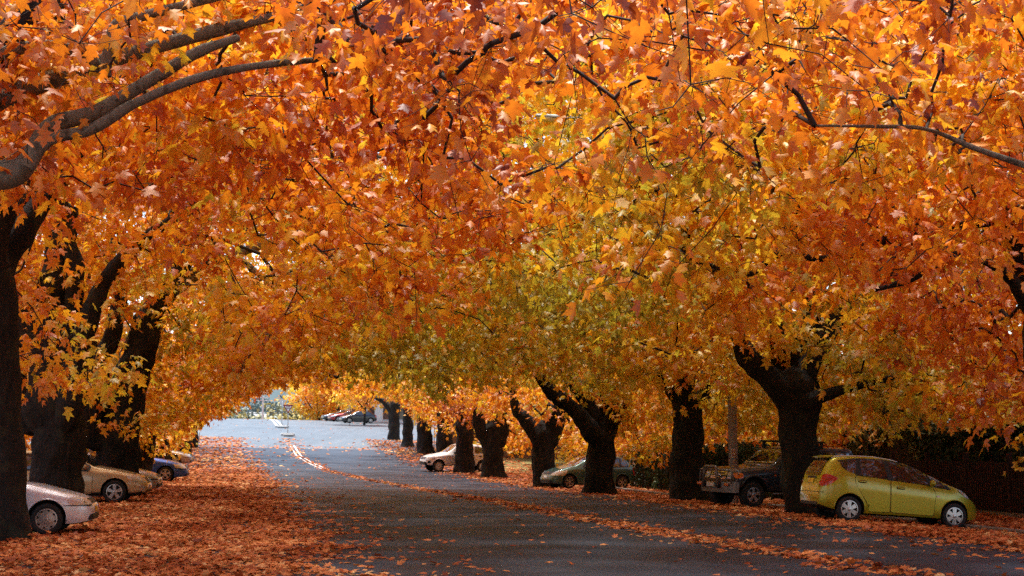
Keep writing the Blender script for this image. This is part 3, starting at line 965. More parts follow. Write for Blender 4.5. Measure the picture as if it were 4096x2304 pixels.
# dark four wheel drive with a bull bar
def hilux_extra(car, s, bvh, P):
    L = 4.55
    bm = bmesh.new()
    prof = [(.44, .30), (.60, .36), (.72, .36), (.74, .3)]
    ys = [-.86, -.84, -.6, 0, .6, .84, .86]
    dx = [-.22, -.12, .06, .14, .06, -.12, -.22]
    V = []
    for y, d in zip(ys, dx):
        V.append([bm.verts.new((L + d + p[1] * .3, y, p[0])) for p in prof])
    for a, b in zip(V[:-1], V[1:]):
        for k in range(len(prof) - 1):
            bm.faces.new((a[k], a[k + 1], b[k + 1], b[k]))
        bm.faces.new((a[-1], a[0], b[0], b[-1]))
    bmesh.ops.recalc_face_normals(bm, faces=bm.faces[:])
    bm_obj('bull_bar_bumper', bm, M['alum'], car, angle=35)
    bm = bmesh.new()
    X0 = L + .24
    def arc(pts, r):
        q = [Vector(p) for p in pts]
        out = [q[0]]
        for i in range(1, len(q) - 1):
            a = q[i] + (q[i - 1] - q[i]).normalized() * .09
            b = q[i] + (q[i + 1] - q[i]).normalized() * .09
            for t in (0, .25, .5, .75, 1):
                out.append(a * (1 - t) ** 2 + q[i] * 2 * t * (1 - t) + b * t * t)
        out.append(q[-1])
        add_tube(bm, out, r, 10)
    arc([(X0 - .16, -.78, .70), (X0 - .18, -.78, 1.06), (X0, -.4, 1.08), (X0 + .02, 0, 1.08), (X0, .4, 1.08), (X0 - .18, .78, 1.06), (X0 - .16, .78, .70)], .032)
    arc([(X0 + .04, -.36, .62), (X0 + .02, -.30, 1.16), (X0 + .02, .30, 1.16), (X0 + .04, .36, .62)], .04)
    bm_obj('bull_bar_hoop', bm, M['alum'], car, smooth=True)
    for y in (-.36, .36):
        bm = bmesh.new()
        add_box(bm, (L + .24, y, .66), (.10, .12, .2), None, .02)
        bm_obj('bar_bracket', bm, M['black'], car, angle=40)
    for y in (-.62, .62):
        bm = bmesh.new()
        add_box(bm, (L + .17, y, .665), (.06, .24, .08), Matrix.Rotation(R(-16 if y > 0 else 16), 3, 'Z'), .01)
        bm_obj('bar_lamp', bm, M['amber'], car, angle=40)
    bm = bmesh.new()
    add_box(bm, (L + .262, 0, .66), (.02, .37, .12))
    bm_obj('licence_plate', bm, M['plate_white'], car)
    bm = bmesh.new()
    for x in (1.3, 2.45):
        add_tube(bm, [(x, -.78, 1.93), (x, .78, 1.93)], .03, 8)
        for y in (-.62, .62):
            add_box(bm, (x, y, 1.83), (.1, .05, .18))
    bm_obj('roof_rack', bm, M['black'], car)
    for sg in (-1, 1):
        bm = bmesh.new()
        add_box(bm, (2.4, sg * .82, .43), (1.7, .12, .05), None, .015)
        bm_obj('side_step', bm, M['alum'], car, angle=40)
    bm = bmesh.new()
    r = bmesh.ops.create_uvsphere(bm, u_segments=16, v_segments=8, radius=1)
    h = bvh.ray_cast(Vector((9, 0, .93)), Vector((-1, 0, 0)))
    for v in bm.verts:
        v.co = Vector((h[0].x + .02 + v.co.x * .012, v.co.y * .07, .93 + v.co.z * .048))
    bm_obj('badge', bm, M['chrome'], car, smooth=True)
HX = saloon(4.55, 1.74, 1.80, .39, .66, 2.86, 'p_navy', 'five', 'wagon', hood=1.14, cowlz=1.24, tw=.26, rim=.215, extra=hilux_extra, mirrormat='chrome', arch=.47, archz=.06, liprad=.045, cat='four wheel drive', roofw=.8)
HX['top'] = [(0, 1.0), (.02, 1.3), (.12, 1.72), (.3, 1.78), (2.2, 1.80), (2.5, 1.77), (2.66, 1.70), (3.12, 1.26), (3.3, 1.22), (4.1, 1.15), (4.4, 1.10), (4.5, 1.02), (4.53, .9), (4.55, .75)]
HX['belt'] = [(0, .98), (.05, 1.1), (3.0, 1.14), (3.3, 1.12), (4.3, 1.04), (4.5, .94), (4.55, .7)]
HX['bot'] = [(0, .6), (.5, .55), (1, .48), (3.9, .5), (4.3, .56), (4.55, .6)]
HX['plan'] = [(0, .80), (.1, .84), (.4, .87), (3.8, .87), (4.3, .86), (4.48, .82), (4.55, .74)]
HX['windows'] = [[(.3, 1.2), (.34, 1.62), (1.3, 1.64), (1.32, 1.18)], [(1.72, 1.66), (2.46, 1.66), (2.62, 1.55), (2.96, 1.19), (1.72, 1.18)]]
HX['frames'] = []
HX['doors'] = [('front', [(1.68, 1.15), (3.02, 1.14), (3.06, .9), (3.04, .52), (1.68, .52)])]
HX['handles'] = [(1.9, 1.03, .2)]
HX['mirror'] = (2.86, 1.24)
HX['headlights'] = [([(.42, .84), (.66, .83), (.66, 1.01), (.42, 1.01)], 'front')]
HX['sidebits'] = [([(4.25, .86), (4.5, .84), (4.48, 1.0), (4.28, 1.0)], 'amber', 'corner_lamp'), ([(3.12, .93), (3.2, .93), (3.2, .97), (3.12, .97)], 'amber', 'indicator')]
HX['bits'] = [([(2.62, -.60), (3.1, -.68), (3.1, .68), (2.62, .60)], 'top', 'glass', 'windscreen'), ([(-.38, .82), (.38, .82), (.38, 1.03), (-.38, 1.03)], 'front', 'chrome', 'grille_surround'),
              ([(-.34, .85), (.34, .85), (.34, .915), (-.34, .915)], 'front', 'black', 'grille'), ([(-.34, .945), (.34, .945), (.34, 1.0), (-.34, 1.0)], 'front', 'black', 'grille')]
HX['bitoff'] = .01
_yaw = HD + math.pi + R(16)
_nx, _ny = at_g(706, 41.2), 41.2
make_car('parked_four_wheel_drive', 'dark grey four wheel drive with a silver bull bar beside the utility pole', HX, _nx - math.cos(_yaw) * 2.46, _ny - math.sin(_yaw) * 2.46, _yaw)

# far cars across the intersection
AS = saloon(4.25, 1.75, 1.46, .32, .85, 2.61, 'p_black', 'seven', 'wagon', hood=.98, cowlz=1.05)
AS['top'] = [(0, .7), (.03, .95), (.3, 1.1), (.75, 1.33), (1.3, 1.45), (2.0, 1.46), (2.3, 1.4), (2.75, 1.15), (3.0, 1.04), (3.3, .97), (3.7, .86), (4.0, .74), (4.2, .6), (4.25, .48)]
AS['windows'] = [[(.75, 1.0), (.95, 1.25), (1.3, 1.36), (1.4, .98)], [(1.46, .98), (1.4, 1.37), (1.98, 1.37), (2.6, .98)]]
AS['frames'] = []
AS['bits'] = AS['bits'] + [([(-.4, .7), (.4, .7), (.4, .74), (-.4, .74)], 'front', 'chrome', 'grille_bar')]
make_car('parked_car', 'black coupe hatchback beyond the intersection, nearest of the three far cars', AS, at_g(357.5, 168), 168, math.pi + HD + R(14))
RD = saloon(4.3, 1.7, 1.4, .3, .85, 2.5, 'p_red', 'seven', hood=.95, cowlz=1.0)
make_car('parked_car', 'red car beyond the intersection, between the black coupe and a dark sedan', RD, at_g(345, 174), 174, math.pi + HD + R(16))
DK = saloon(4.4, 1.72, 1.42, .3, .85, 2.55, 'p_black', 'seven', hood=.97, cowlz=1.02)
make_car('parked_car', 'dark sedan beyond the intersection, farthest left of the three far cars', DK, at_g(338, 180), 180, math.pi + HD + R(16))

# ------------------------------------------------------------------ leaves
def leaf_shape(detail):
    """outline of a lobed plane leaf, petiole at the origin, tip at (0,1)"""
    if detail == 2:
        half = [(.15, -.05), (.27, .03), (.50, .08), (.37, .17), (.24, .27), (.42, .34), (.45, .42), (.62, .62), (.42, .58), (.34, .64), (.17, .60), (.22, .74), (.13, .80)]
    elif detail == 1:
        half = [(.16, -.05), (.50, .08), (.24, .27), (.60, .61), (.17, .60), (.15, .78)]
    else:
        half = [(.46, .06), (.24, .28), (.57, .6), (.17, .62)]
    pts = [(0, 0)] + half + [(0, 1)] + [(-a, b) for a, b in half[::-1]]
    V = np.array([(0, .38)] + pts, float)
    n = len(pts)
    Fa = np.array([(0, 1 + i, 1 + (i + 1) % n) for i in range(n)])
    w = -.55 * (np.abs(V[:, 0]) ** 1.6) - .28 * np.clip(V[:, 1] - .45, 0, 1) ** 1.5 + .03 * np.sin(9 * V[:, 0] + 5 * V[:, 1])
    w[0] += .03
    return V, w, Fa
SHAPES = [leaf_shape(0), leaf_shape(1), leaf_shape(2)]

def unit(a):
    return a / np.maximum(np.linalg.norm(a, axis=-1, keepdims=True), 1e-9)

def build_leaves(C, T, N, S, detail, curl):
    """C centres, T tip directions, N normals, S sizes -> V, F, index of the leaf for each vertex"""
    U, w, Fa = SHAPES[detail]
    N = unit(N - T * np.sum(N * T, -1, keepdims=True))
    B = np.cross(T, N)
    n = len(C)
    sh, lob = RNG.normal(0, .16, n), RNG.uniform(.72, 1.12, n)
    a = U[:, 0][None] * (1 - .28 * np.abs(curl[:, None])) * np.where(U[:, 0][None] > .3, lob[:, None], np.where(U[:, 0][None] < -.3, lob[::-1][:, None], 1)) + sh[:, None] * U[:, 1][None] ** 2
    a = a[:, :, None]
    b = U[:, 1][None, :, None]
    c = (w[None, :] * (curl[:, None]))[:, :, None]
    V = C[:, None, :] + S[:, None, None] * (a * B[:, None, :] + b * T[:, None, :] + c * N[:, None, :])
    n, k = len(C), len(U)
    F2 = Fa[None] + (np.arange(n) * k)[:, None, None]
    return V.reshape(-1, 3), F2.reshape(-1, 3), np.repeat(np.arange(n), k)

def leaf_mesh(name, C, T, N, S, tint, mat, parent, detail, curl=None, dist=None):
    """split by distance so that only near leaves carry the toothed outline"""
    if curl is None:
        curl = RNG.uniform(.1, 1.7, len(C))
    lv = np.full(len(C), detail) if dist is None else np.where(dist < 24, 2, np.where(dist < 55, 1, 0))
    Vs, Fs, As, off = [], [], [], 0
    for d in (0, 1, 2):
        m = lv == d
        if not m.any():
            continue
        V, Fa, ix = build_leaves(C[m], T[m], N[m], S[m], d, curl[m])
        Vs.append(V)
        Fs.append(Fa + off)
        As.append(tint[m][ix])
        off += len(V)
    return np_mesh(name, np.concatenate(Vs), np.concatenate(Fs), mat, parent, attr=np.concatenate(As))

class Nz:
    """smooth random field from a few sine waves"""
    def __init__(self, wl, seed, dim=3, n=7):
        r = np.random.default_rng(seed)
        k = unit(r.normal(size=(n, dim))) * (2 * np.pi / (wl * r.uniform(.6, 1.6, (n, 1))))
        self.k, self.p = k, r.uniform(0, 6.28, n)
    def __call__(self, P):
        return np.sin(np.asarray(P) @ self.k.T + self.p).sum(-1) / math.sqrt(len(self.p) / 2)

# ------------------------------------------------------------------ trunks and branches
def spline(pts, rad, n=6):
    """Catmull-Rom through the points"""
    P = [np.array(p, float) for p in pts]
    if len(P) == 2:
        n2 = n * 2
        return [P[0] + (P[1] - P[0]) * i / n2 for i in range(n2 + 1)], list(np.linspace(rad[0], rad[1], n2 + 1))
    Q = [2 * P[0] - P[1]] + P + [2 * P[-1] - P[-2]]
    out, rr = [], []
    for i in range(len(P) - 1):
        a, b, c, d = Q[i:i + 4]
        for k in range(n):
            t = k / n
            out.append(.5 * (2 * b + (c - a) * t + (2 * a - 5 * b + 4 * c - d) * t * t + (3 * b - a - 3 * c + d) * t ** 3))
            rr.append(rad[i] + (rad[i + 1] - rad[i]) * t)
    out.append(P[-1])
    rr.append(rad[-1])
    return out, rr

def trunk_mesh(name, lines, mat, parent, seed, flare_z=None, sides=30, rough=.07):
    """lines: list of (points, radii) tubes merged into one woody mesh with lumps, ridges and a root flare"""
    rg = np.random.default_rng(seed)
    f1, f2, f3 = Nz(.9, seed + 1), Nz(.3, seed + 2), Nz(.16, seed + 3)
    Vs, Fs, off = [], [], 0
    for li, (pts, rad) in enumerate(lines):
        P, rr = spline(pts, rad, 12 if sides > 20 else 6)
        P = np.array(P)
        n = len(P)
        D = unit(np.gradient(P, axis=0))
        a = np.cross(D[0], (0, 0, 1.0))
        if np.linalg.norm(a) < .15:
            a = np.array((1.0, 0, 0))
        ph = rg.uniform(0, 6.28)
        for i in range(n):
            a = a - D[i] * (a @ D[i])
            a = a / np.linalg.norm(a)
            b = np.cross(D[i], a)
            th = np.linspace(0, 2 * np.pi, sides, endpoint=False)
            ring = np.cos(th)[:, None] * a + np.sin(th)[:, None] * b
            r = np.full(sides, rr[i])
            c = P[i] + ring * rr[i]
            r = r * (1 + rough * f1(c) + rough * .55 * f2(c * [1, 1, .4]) + rough * .35 * f3(c * [1, 1, .25]))
            if flare_z is not None and li == 0:
                h = max(0, P[i][2] - flare_z)
                r = r * (1 + math.exp(-h / .38) * (.42 + .24 * np.sin(3 * th + ph) + .14 * np.sin(5 * th + 2 * ph)))
            Vs.append(P[i] + ring * r[:, None])
        ix = np.arange(n * sides).reshape(n, sides) + off
        nx = np.roll(ix, -1, axis=1)
        Fs.append(np.stack([ix[:-1], nx[:-1], nx[1:], ix[1:]], -1).reshape(-1, 4))
        # closing cone at the end
        Vs.append((P[-1] + D[-1] * rr[-1] * .5)[None])
        tip = off + n * sides
        Fs.append(np.stack([ix[-1], nx[-1], np.full(sides, tip), np.full(sides, tip)], -1))
        off += n * sides + 1
    V = np.concatenate(Vs)
    Q = np.concatenate(Fs)
    me = bpy.data.meshes.new(name)
    me.from_pydata(V.tolist(), [], [tuple(dict.fromkeys(q)) for q in Q.tolist()])
    me.polygons.foreach_set('use_smooth', np.ones(len(me.polygons), dtype=bool))
    me.materials.append(mat)
    o = bpy.data.objects.new(name, me)
    COL.objects.link(o)
    o.parent = parent
    return o

def seg_tubes(P, Q, rp, rq, k=5):
    """many little tapered prisms at once"""
    D = unit(Q - P)
    h = np.where(np.abs(D[:, 2:3]) > .9, np.array([[1.0, 0, 0]]), np.array([[0, 0, 1.0]]))
    A = unit(np.cross(D, h))
    B = np.cross(D, A)
    th = np.arange(k) * 2 * np.pi / k
    ring = np.cos(th)[None, :, None] * A[:, None] + np.sin(th)[None, :, None] * B[:, None]
    V = np.concatenate([P[:, None] + ring * rp[:, None, None], (Q + D * rq[:, None] * .5)[:, None] + ring * rq[:, None, None]], 1)
    n = len(P)
    i = np.arange(k)
    q = np.stack([i, (i + 1) % k, (i + 1) % k + k, i + k], -1)
    Fa = q[None] + (np.arange(n) * 2 * k)[:, None, None]
    return V.reshape(-1, 3), Fa.reshape(-1, 4)

def grow(roots, att, rg, wob=.10):
    """join the spray points to the wood; returns node positions, parents, leaf-count weights and index of each spray's node"""
    P = [np.array(p) for p in roots]
    par = [-1] * len(P)
    ln = [i * 0.0 for i in range(len(P))]
    P = np.array(P)
    cap = len(P) + len(att) * 14 + 10
    buf = np.zeros((cap, 3))
    buf[:len(P)] = P
    n = len(P)
    plen = np.zeros(cap)
    par = np.full(cap, -1)
    d0 = np.min(np.linalg.norm(att[:, None] - P[None], axis=-1), 1)
    ends = np.zeros(len(att), int)
    for ai in np.argsort(d0):
        A = att[ai]
        d = np.linalg.norm(buf[:n] - A, axis=1)
        cost = d + .22 * plen[:n] + .5 * np.clip(buf[:n, 2] - A[2] - 1.0, 0, 9)
        j = int(np.argmin(cost))
        B = buf[j].copy()
        L = d[j]
        m = int(min(12, max(2, L / .45)))
        side = rg.normal(size=3) * wob * L
        side[2] = abs(side[2]) * .6 + .05 * L
        k0 = n
        last = j
        for q in range(1, m + 1):
            t = q / m
            pt = B + (A - B) * t + side * math.sin(math.pi * t) + rg.normal(size=3) * (.05 if q < m else 0) * min(1, L)
            buf[n] = pt
            par[n] = last
            plen[n] = plen[last] + L / m
            last = n
            n += 1
            if n >= cap - 2:
                break
        ends[ai] = last
    return buf[:n], par[:n], ends

def branch_mesh(name, nodes, par, ends, mat, parent, r0=.0065, ex=.44, rmax=.2):
    n = len(nodes)
    cnt = np.zeros(n)
    np.add.at(cnt, ends, 1)
    for i in range(n - 1, -1, -1):
        if par[i] >= 0:
            cnt[par[i]] += cnt[i]
    rad = np.minimum(r0 * np.maximum(cnt, .4) ** ex, rmax)
    m = par >= 0
    i = np.nonzero(m)[0]
    rp = np.minimum(rad[par[i]], rad[i] * 1.25)
    V, Fa = seg_tubes(nodes[par[i]], nodes[i], rp, rad[i], 5)
    return V, Fa

# ------------------------------------------------------------------ the canopy over the street
nzU = Nz(5.5, 3, 2)
nzV = Nz(2.2, 4, 2)
nzT = Nz(6, 5)
nzT2 = Nz(1.6, 6)
def underside(s, t):
    tc = (t - 6.6) / 9.2
    u = 2.35 + 2.75 * np.clip(1 - tc * tc, 0, 1) ** .75
    u = u + np.clip(t - 15, 0, 8) * .02 + np.clip(-5 - t, 0, 9) * .05
    u = u + np.where(s < 44, .55, .12) * np.clip((t - 10.5) / 2, 0, 1)
    P = np.stack([s, t], -1)
    u = u + .42 * nzU(P) + .22 * nzV(P)
    u = u + .9 * np.clip((22 - s) / 12, 0, 1)                # the nearest limbs were lifted for traffic
    u = u + 2.6 * np.clip((31 - s) / 6, 0, 1) * np.clip((2.5 - t) / 3, 0, 1)
    u = u + 2.4 * np.clip((53 - s) / 8, 0, 1) * np.clip((.2 - t) / 1.5, 0, 1) * np.clip((t + 8.5) / 1.5, 0, 1) * np.clip((s - 27) / 4, 0, 1) * 1.5   # bare inside round the left trunks
    u = u + 1.2 * np.clip((30 - s) / 6, 0, 1) * np.clip((t - 10) / 3, 0, 1)
    return u

def to_st(P):
    return st(P[:, 0], P[:, 1])

def sample_sprays():
    out = []
    for (s0, s1, dens) in ((4, 14, 8.0), (14, 32, 11.5), (32, 60, 10.2), (60, 90, 4.8), (90, 128, 2.8)):
        n = int((s1 - s0) * 39 * dens)
        s = RNG.uniform(s0, s1, n)
        t = RNG.uniform(-14, 25, n)
        lay = RNG.exponential(1.0, n)
        z = underside(s, t) + lay * (1.25 + .5 * (s > 40)) + RNG.exponential(.22, n) * -1
        up = RNG.random(n) < np.where((s > 12) & (s < 80), .45, .16)
        z = np.where(up, underside(s, t) + RNG.uniform(0, 1, n) ** .8 * np.clip(4 + s * .28, 6, 15), z)
        X, Y = xy(s, t)
        g = hst(s, t)
        vis = (np.abs(X) < .36 * Y * 1.06 + 1.6) & (z < EYE + Y * math.tan(R(18.6)) + .9)
        over = (s > 10) & (s < 78) & ((t < -1.2) | (t > 12.5)) & (z > 6.5)      # unseen crown mass added above the two rows for shade, thinner over the street
        keep = vis | (RNG.random(n) < np.where(over, .7, .10))
        keep &= ~((t > 2.5) & (t < 10.5) & (s > 12) & (s < 80) & (lay > 1.6) & ~up & (RNG.random(n) < .5))
        keep &= (np.sqrt(X * X + Y * Y) > 6.5) & (z < 19)
        # the street opens out at the far crossing
        keep &= ~((s > 112) & (t > -1) & (t < 11))
        keep &= ~((s > 119) & (t < 8))
        # lighter crowns outside the two rows
        edge = np.clip(np.maximum(-t - 11, t - 21.5) / 3.5, 0, 1)
        keep &= RNG.random(n) > edge
        out.append(np.stack([X, Y, z + g], -1)[keep])
    # upper boughs, seen edge on under the top of the crowns
    n = int(50 * 34 * 2.6)
    s, t = RNG.uniform(11, 62, n), RNG.uniform(-13, 21, n)
    X, Y = xy(s, t)
    z = EYE + Y * np.tan(np.radians(RNG.uniform(12.5, 18.9, n)))
    g = hst(s, t)
    keep = (np.abs(X) < .36 * Y * 1.06 + 1.6) & (z > underside(s, t) + .3) & (z < 18.5)
    out.append(np.stack([X, Y, z + g], -1)[keep])
    return np.concatenate(out)
SPR = sample_sprays()

# one small window of sky low over the road, and the clear view to the crossing
def window_cut(P):
    px = 512 + F * P[:, 0] / P[:, 1]
    py = 447 - F * (P[:, 2] - EYE) / P[:, 1]
    return px, py
_px, _py = window_cut(SPR)
_bd = np.interp(_px, [150, 195, 225, 240, 262, 283, 300, 325, 365, 400, 425], [445, 430, 413, 405, 396, 388, 385, 392, 398, 403, 420])
_cut = (_px > 190) & (_px < 412) & (_py > _bd - 2 - 240 / SPR[:, 1]) & (SPR[:, 1] < 150)
# the pale limbs at the top left stay in view
_cut |= (_px < 330) & (_py < 215) & (SPR[:, 1] < 15.6) & (RNG.random(len(SPR)) < .72)
# the dark left trunks and their bare lower limbs
_cut |= (_px < 168) & (_py > 195) & (_py < 445) & (SPR[:, 1] < 35.5) & (RNG.random(len(SPR)) < .955)
_cut |= (_px > 50) & (_px < 165) & (_py > 290) & (_py < 445) & (SPR[:, 1] < 46) & (RNG.random(len(SPR)) < .85)
_cut |= (_px > 165) & (_px < 315) & (_py > 215) & (_py < 300) & (SPR[:, 1] < 46) & (RNG.random(len(SPR)) < .62)
_cut |= (_px > 822) & (_py > 418) & (SPR[:, 1] < 41) & (RNG.random(len(SPR)) < .85)
# the street lantern and one bright gap of sky
_cut |= (np.abs(_px - 556) < 16 + 820 / SPR[:, 1]) & (np.abs(_py - 116) < 8 + 600 / SPR[:, 1]) & (SPR[:, 1] < 38.5) & (RNG.random(len(SPR)) < .97)
_cut |= (np.hypot((_px - 402) / 17, (_py - 92) / 20) < 1) & (RNG.random(len(SPR)) < .82)
SPR = SPR[~_cut]
# a few low sprays hanging in front of the left trunks
_hang = []
for (x, y, Y, n) in ((60, 800, 30, 7), (150, 860, 31, 7), (90, 930, 30, 6), (190, 940, 31, 6), (320, 800, 36, 4), (300, 960, 38, 4), (40, 760, 29, 4), (250, 900, 33, 4), (120, 560, 30, 4), (370, 1050, 44, 5), (480, 1040, 52, 8)):
    c = np.array(at2(x, y, Y))
    _hang.append(c + RNG.normal(size=(n, 3)) * np.array([.55, .5, .3]))
SPR = np.concatenate([SPR] + _hang)

def C2(*pts, Y):
    return [at2(x, y, Y) for x, y in pts]

TREES = []
def tree(side, X, Y, label, r=.55, fork=2.8, lean=(0, 0), limbs=None, tint=.5, vis=True, seed=0, pale=None, trunk=None, extra=None):
    TREES.append(dict(side=side, X=X, Y=Y, label=label, r=r, fork=fork, lean=lean, limbs=limbs, tint=tint, vis=vis, seed=seed, pale=pale, trunk=trunk, extra=extra))
rowL = lambda Y: -4.5 - .19 * Y
rowR = lambda Y: 15.1 - .2 * Y
# left row, near to far
tree('L', rowL(16.5) - .3, 16.5, 'plane tree off the left edge whose pale mottled limbs cross the top left corner', .45, 3.6, (0, 0), None, .42, True, 1,
     pale=[(C2((-420, 700), (-190, 520), (-60, 446), (30, 436), (75, 400), (125, 318), (240, 283), (340, 225), (430, 170), (500, 130), (600, 95), Y=16.5), [.24, .2, .19, .17, .125, .10, .092, .085, .08, .07, .05]),
           (C2((70, 420), (100, 372), (140, 345), (230, 325), (330, 265), (450, 213), (560, 180), (690, 160), (800, 150), Y=16.3), [.10, .085, .07, .066, .06, .055, .05, .045, .03]),
           (C2((-300, 420), (-120, 330), (0, 255), (130, 200), (250, 160), (420, 110), (560, 72), (700, 40), Y=16.8), [.16, .14, .125, .115, .10, .085, .075, .05]),
           (C2((-200, 190), (-80, 150), (0, 135), (90, 115), (200, 130), (255, 172), Y=16.6), [.09, .085, .08, .075, .07, .06]),
           (C2((265, 192), (272, 130), (290, 66), (330, 48), (430, 22), (600, -20), Y=16.4), [.07, .065, .065, .06, .055, .04])])
tree('L', at_g(2, 25.4), 25.4, 'dark plane tree trunk at the left edge in front of the silvery white sedan', .45, 4.6, (-.35, 0), None, .52, True, 2)
tree('L', at_g(55, 36.5), 36.5, 'massive plane tree trunk between the silvery white sedan and the champagne wagon', .66, 3.0, (.1, 0), 
     [(C2((110, 1050), (125, 900), (140, 700), (165, 520), Y=36.5), [.46, .42, .38, .30]), (C2((170, 1050), (195, 900), (235, 770), (300, 660), (420, 560), (560, 480), Y=36), [.34, .28, .24, .17, .12, .07]),
      (C2((60, 1050), (20, 850), (-30, 650), (-60, 480), Y=37), [.36, .32, .28, .2]), (C2((190, 700), (165, 600), (150, 505), Y=36.3), [.24, .22, .2])], .64, True, 3)
tree('L', at_g(111, 46.5), 46.5, 'plane tree behind the champagne wagon, thick limb leaning right over the street', .76, 2.2, (.2, .1),
     [(C2((300, 1080), (330, 960), (362, 850), (385, 780), (440, 700), (490, 620), (540, 540), Y=46.5), [.6, .56, .52, .38, .3, .22, .14]),
      (C2((255, 1080), (225, 900), (210, 760), (215, 600), Y=47), [.40, .34, .28, .18]), (C2((225, 1090), (245, 950), (285, 830), (310, 700), Y=46), [.42, .36, .28, .2])], .57, True, 4,
     pale=[(C2((390, 780), (480, 700), (600, 640), (690, 610), (780, 625), (900, 680), (960, 700), Y=48), [.26, .2, .16, .14, .12, .09, .06]),
      (C2((450, 700), (540, 655), (600, 652), (650, 690), (690, 722), Y=47), [.15, .12, .11, .09, .07]),
      (C2((420, 730), (500, 640), (600, 590), (700, 570), (800, 585), Y=49), [.17, .14, .12, .1, .06])])
tree('L', at_g(137, 59), 59, 'dark plane tree trunk just left of the blue car', .6, 2.4, (.2, 0),
     [(C2((345, 1070), (420, 1000), (500, 965), (600, 935), (760, 930), (850, 950), Y=58), [.3, .25, .2, .16, .12, .06])], .52, True, 5)
tree('L', rowL(75), 75, 'dark plane tree trunk behind the windscreen of the blue car', .75, 2.6, (.1, 0), None, .55, True, 6)
tree('L', rowL(99) + .4, 99, 'plane tree trunk just behind the taupe sedan', .7, 2.6, (0, 0), None, .62, True, 7)
tree('L', rowL(113) + .6, 113, 'slim last plane tree of the left row, before the crossing', .45, 2.6, (0, 0), None, .62, True, 8)
# right row, near to far
tree('R', 13.0, 14.5, 'plane tree off the right edge whose orange branches fill the top right corner', .5, 3.4, (-.2, 0), None, .39, True, 21,
     pale=[(C2((2960, 700), (2760, 480), (2590, 420), (2450, 372), (2330, 325), (2200, 318), (2050, 316), Y=15.5), [.07, .05, .038, .03, .025, .02, .012])])
tree('R', at_g(1092, 25.5), 25.5, 'dark plane tree leaning in from the right edge above the brown fence', .5, 3.6, (-.7, 0),
     [(C2((2680, 950), (2590, 780), (2530, 690), (2440, 640), (2370, 655), (2280, 705), (2200, 730), Y=25.5), [.16, .13, .10, .08, .09, .07, .04]),
      (C2((2640, 850), (2560, 590), (2450, 562), (2330, 590), (2200, 612), (2080, 650), (1960, 640), (1880, 690), (1750, 655), Y=25), [.14, .09, .08, .07, .085, .07, .06, .05, .03]),
      (C2((2640, 850), (2560, 640), (2500, 420), (2440, 250), Y=26), [.16, .14, .11, .08])], .38, True, 22)
tree('R', at_g(807, 37), 37, 'dark forked plane tree trunk behind the tail of the lime hatchback', .53, 3.2, (-.25, 0),
     [(C2((1990, 1010), (1930, 945), (1885, 900), (1850, 830), (1830, 740), Y=37), [.4, .32, .27, .2, .12]), (C2((2030, 1010), (2085, 990), (2150, 972), (2210, 958), (2300, 940), Y=36.6), [.24, .15, .12, .09, .05]),
      (C2((2025, 1010), (2020, 900), (2040, 780), (2060, 620), Y=37.4), [.4, .34, .28, .18]), (C2((1990, 1000), (1960, 900), (1950, 760), Y=37.6), [.28, .22, .14])], .70, True, 23)
tree('R', at_g(688, 47), 47, 'dark plane tree trunk against the clipped hedge, left of the bull bar', .55, 2.9, (0, 0), None, .67, True, 24)
tree('R', at_g(601, 55), 55, 'forked plane tree trunk standing in front of the sage green hatchback', .56, 2.2, (.05, 0),
     [(C2((1490, 1090), (1445, 1030), (1390, 990), (1350, 930), (1330, 850), Y=54.6), [.36, .3, .26, .2, .12]), (C2((1505, 1080), (1470, 1000), (1420, 930), (1400, 850), Y=55), [.36, .32, .26, .16]),
      (C2((1525, 1090), (1530, 1000), (1515, 900), (1520, 780), Y=55.4), [.44, .36, .3, .18])], .65, True, 25)
tree('R', at_g(546, 66), 66, 'plane tree trunk just behind the nose of the sage green hatchback', .58, 2.4, (-.15, 0),
     [(C2((1360, 1110), (1325, 1060), (1300, 1030), (1290, 980), Y=66), [.44, .3, .24, .16]), (C2((1385, 1110), (1410, 1040), (1440, 960), Y=66), [.4, .3, .2])], .5, True, 26)
tree('R', at_g(494, 82), 82, 'broad plane tree trunk over the rear wheel of the white utility', .60, 2.8, (0, 0),
     [(C2((1230, 1110), (1205, 1060), (1200, 1000), Y=82), [.5, .4, .25]), (C2((1255, 1110), (1268, 1040), (1262, 960), Y=82), [.45, .38, .22])], .46, True, 27)
tree('R', at_g(464.5, 90), 90, 'plane tree trunk in front of the cabin of the white utility', .60, 3.0, (0, 0), None, .45, True, 28)
tree('R', at_g(444.5, 107), 107, 'plane tree trunk behind the windscreen of the white utility', .62, 3.0, (0, 0), None, .48, True, 29)
tree('R', at_g(424.5, 114), 114, 'plane tree trunk behind the bonnet of the white utility', .62, 3.0, (0, 0), None, .5, True, 30)
tree('R', at_g(407, 121), 121, 'slender plane tree, second from the crossing in the right row', .45, 3.0, (.1, 0), None, .55, True, 31)
tree('R', at_g(393.5, 129), 129, 'last plane tree of the right row, at the crossing', .5, 3.2, (.1, 0), [(C2((990, 1040), (965, 1010), (935, 995), Y=129), [.35, .26, .14])], .6, True, 32)

def assign():
    s, t = to_st(SPR)
    own = np.full(len(SPR), -1)
    best = np.full(len(SPR), 1e9)
    side = np.where(t + RNG.normal(0, 1.6, len(t)) < 5.6, 'L', 'R')
    js = RNG.normal(0, 1.2, len(s))
    for i, tr in enumerate(TREES):
        s1, t1 = st(tr['X'], tr['Y'])
        d = np.abs(s + js - s1) + np.where(side == tr['side'], 0, 60)
        m = d < best
        best[m] = d[m]
        own[m] = i
    return own
OWN = assign()

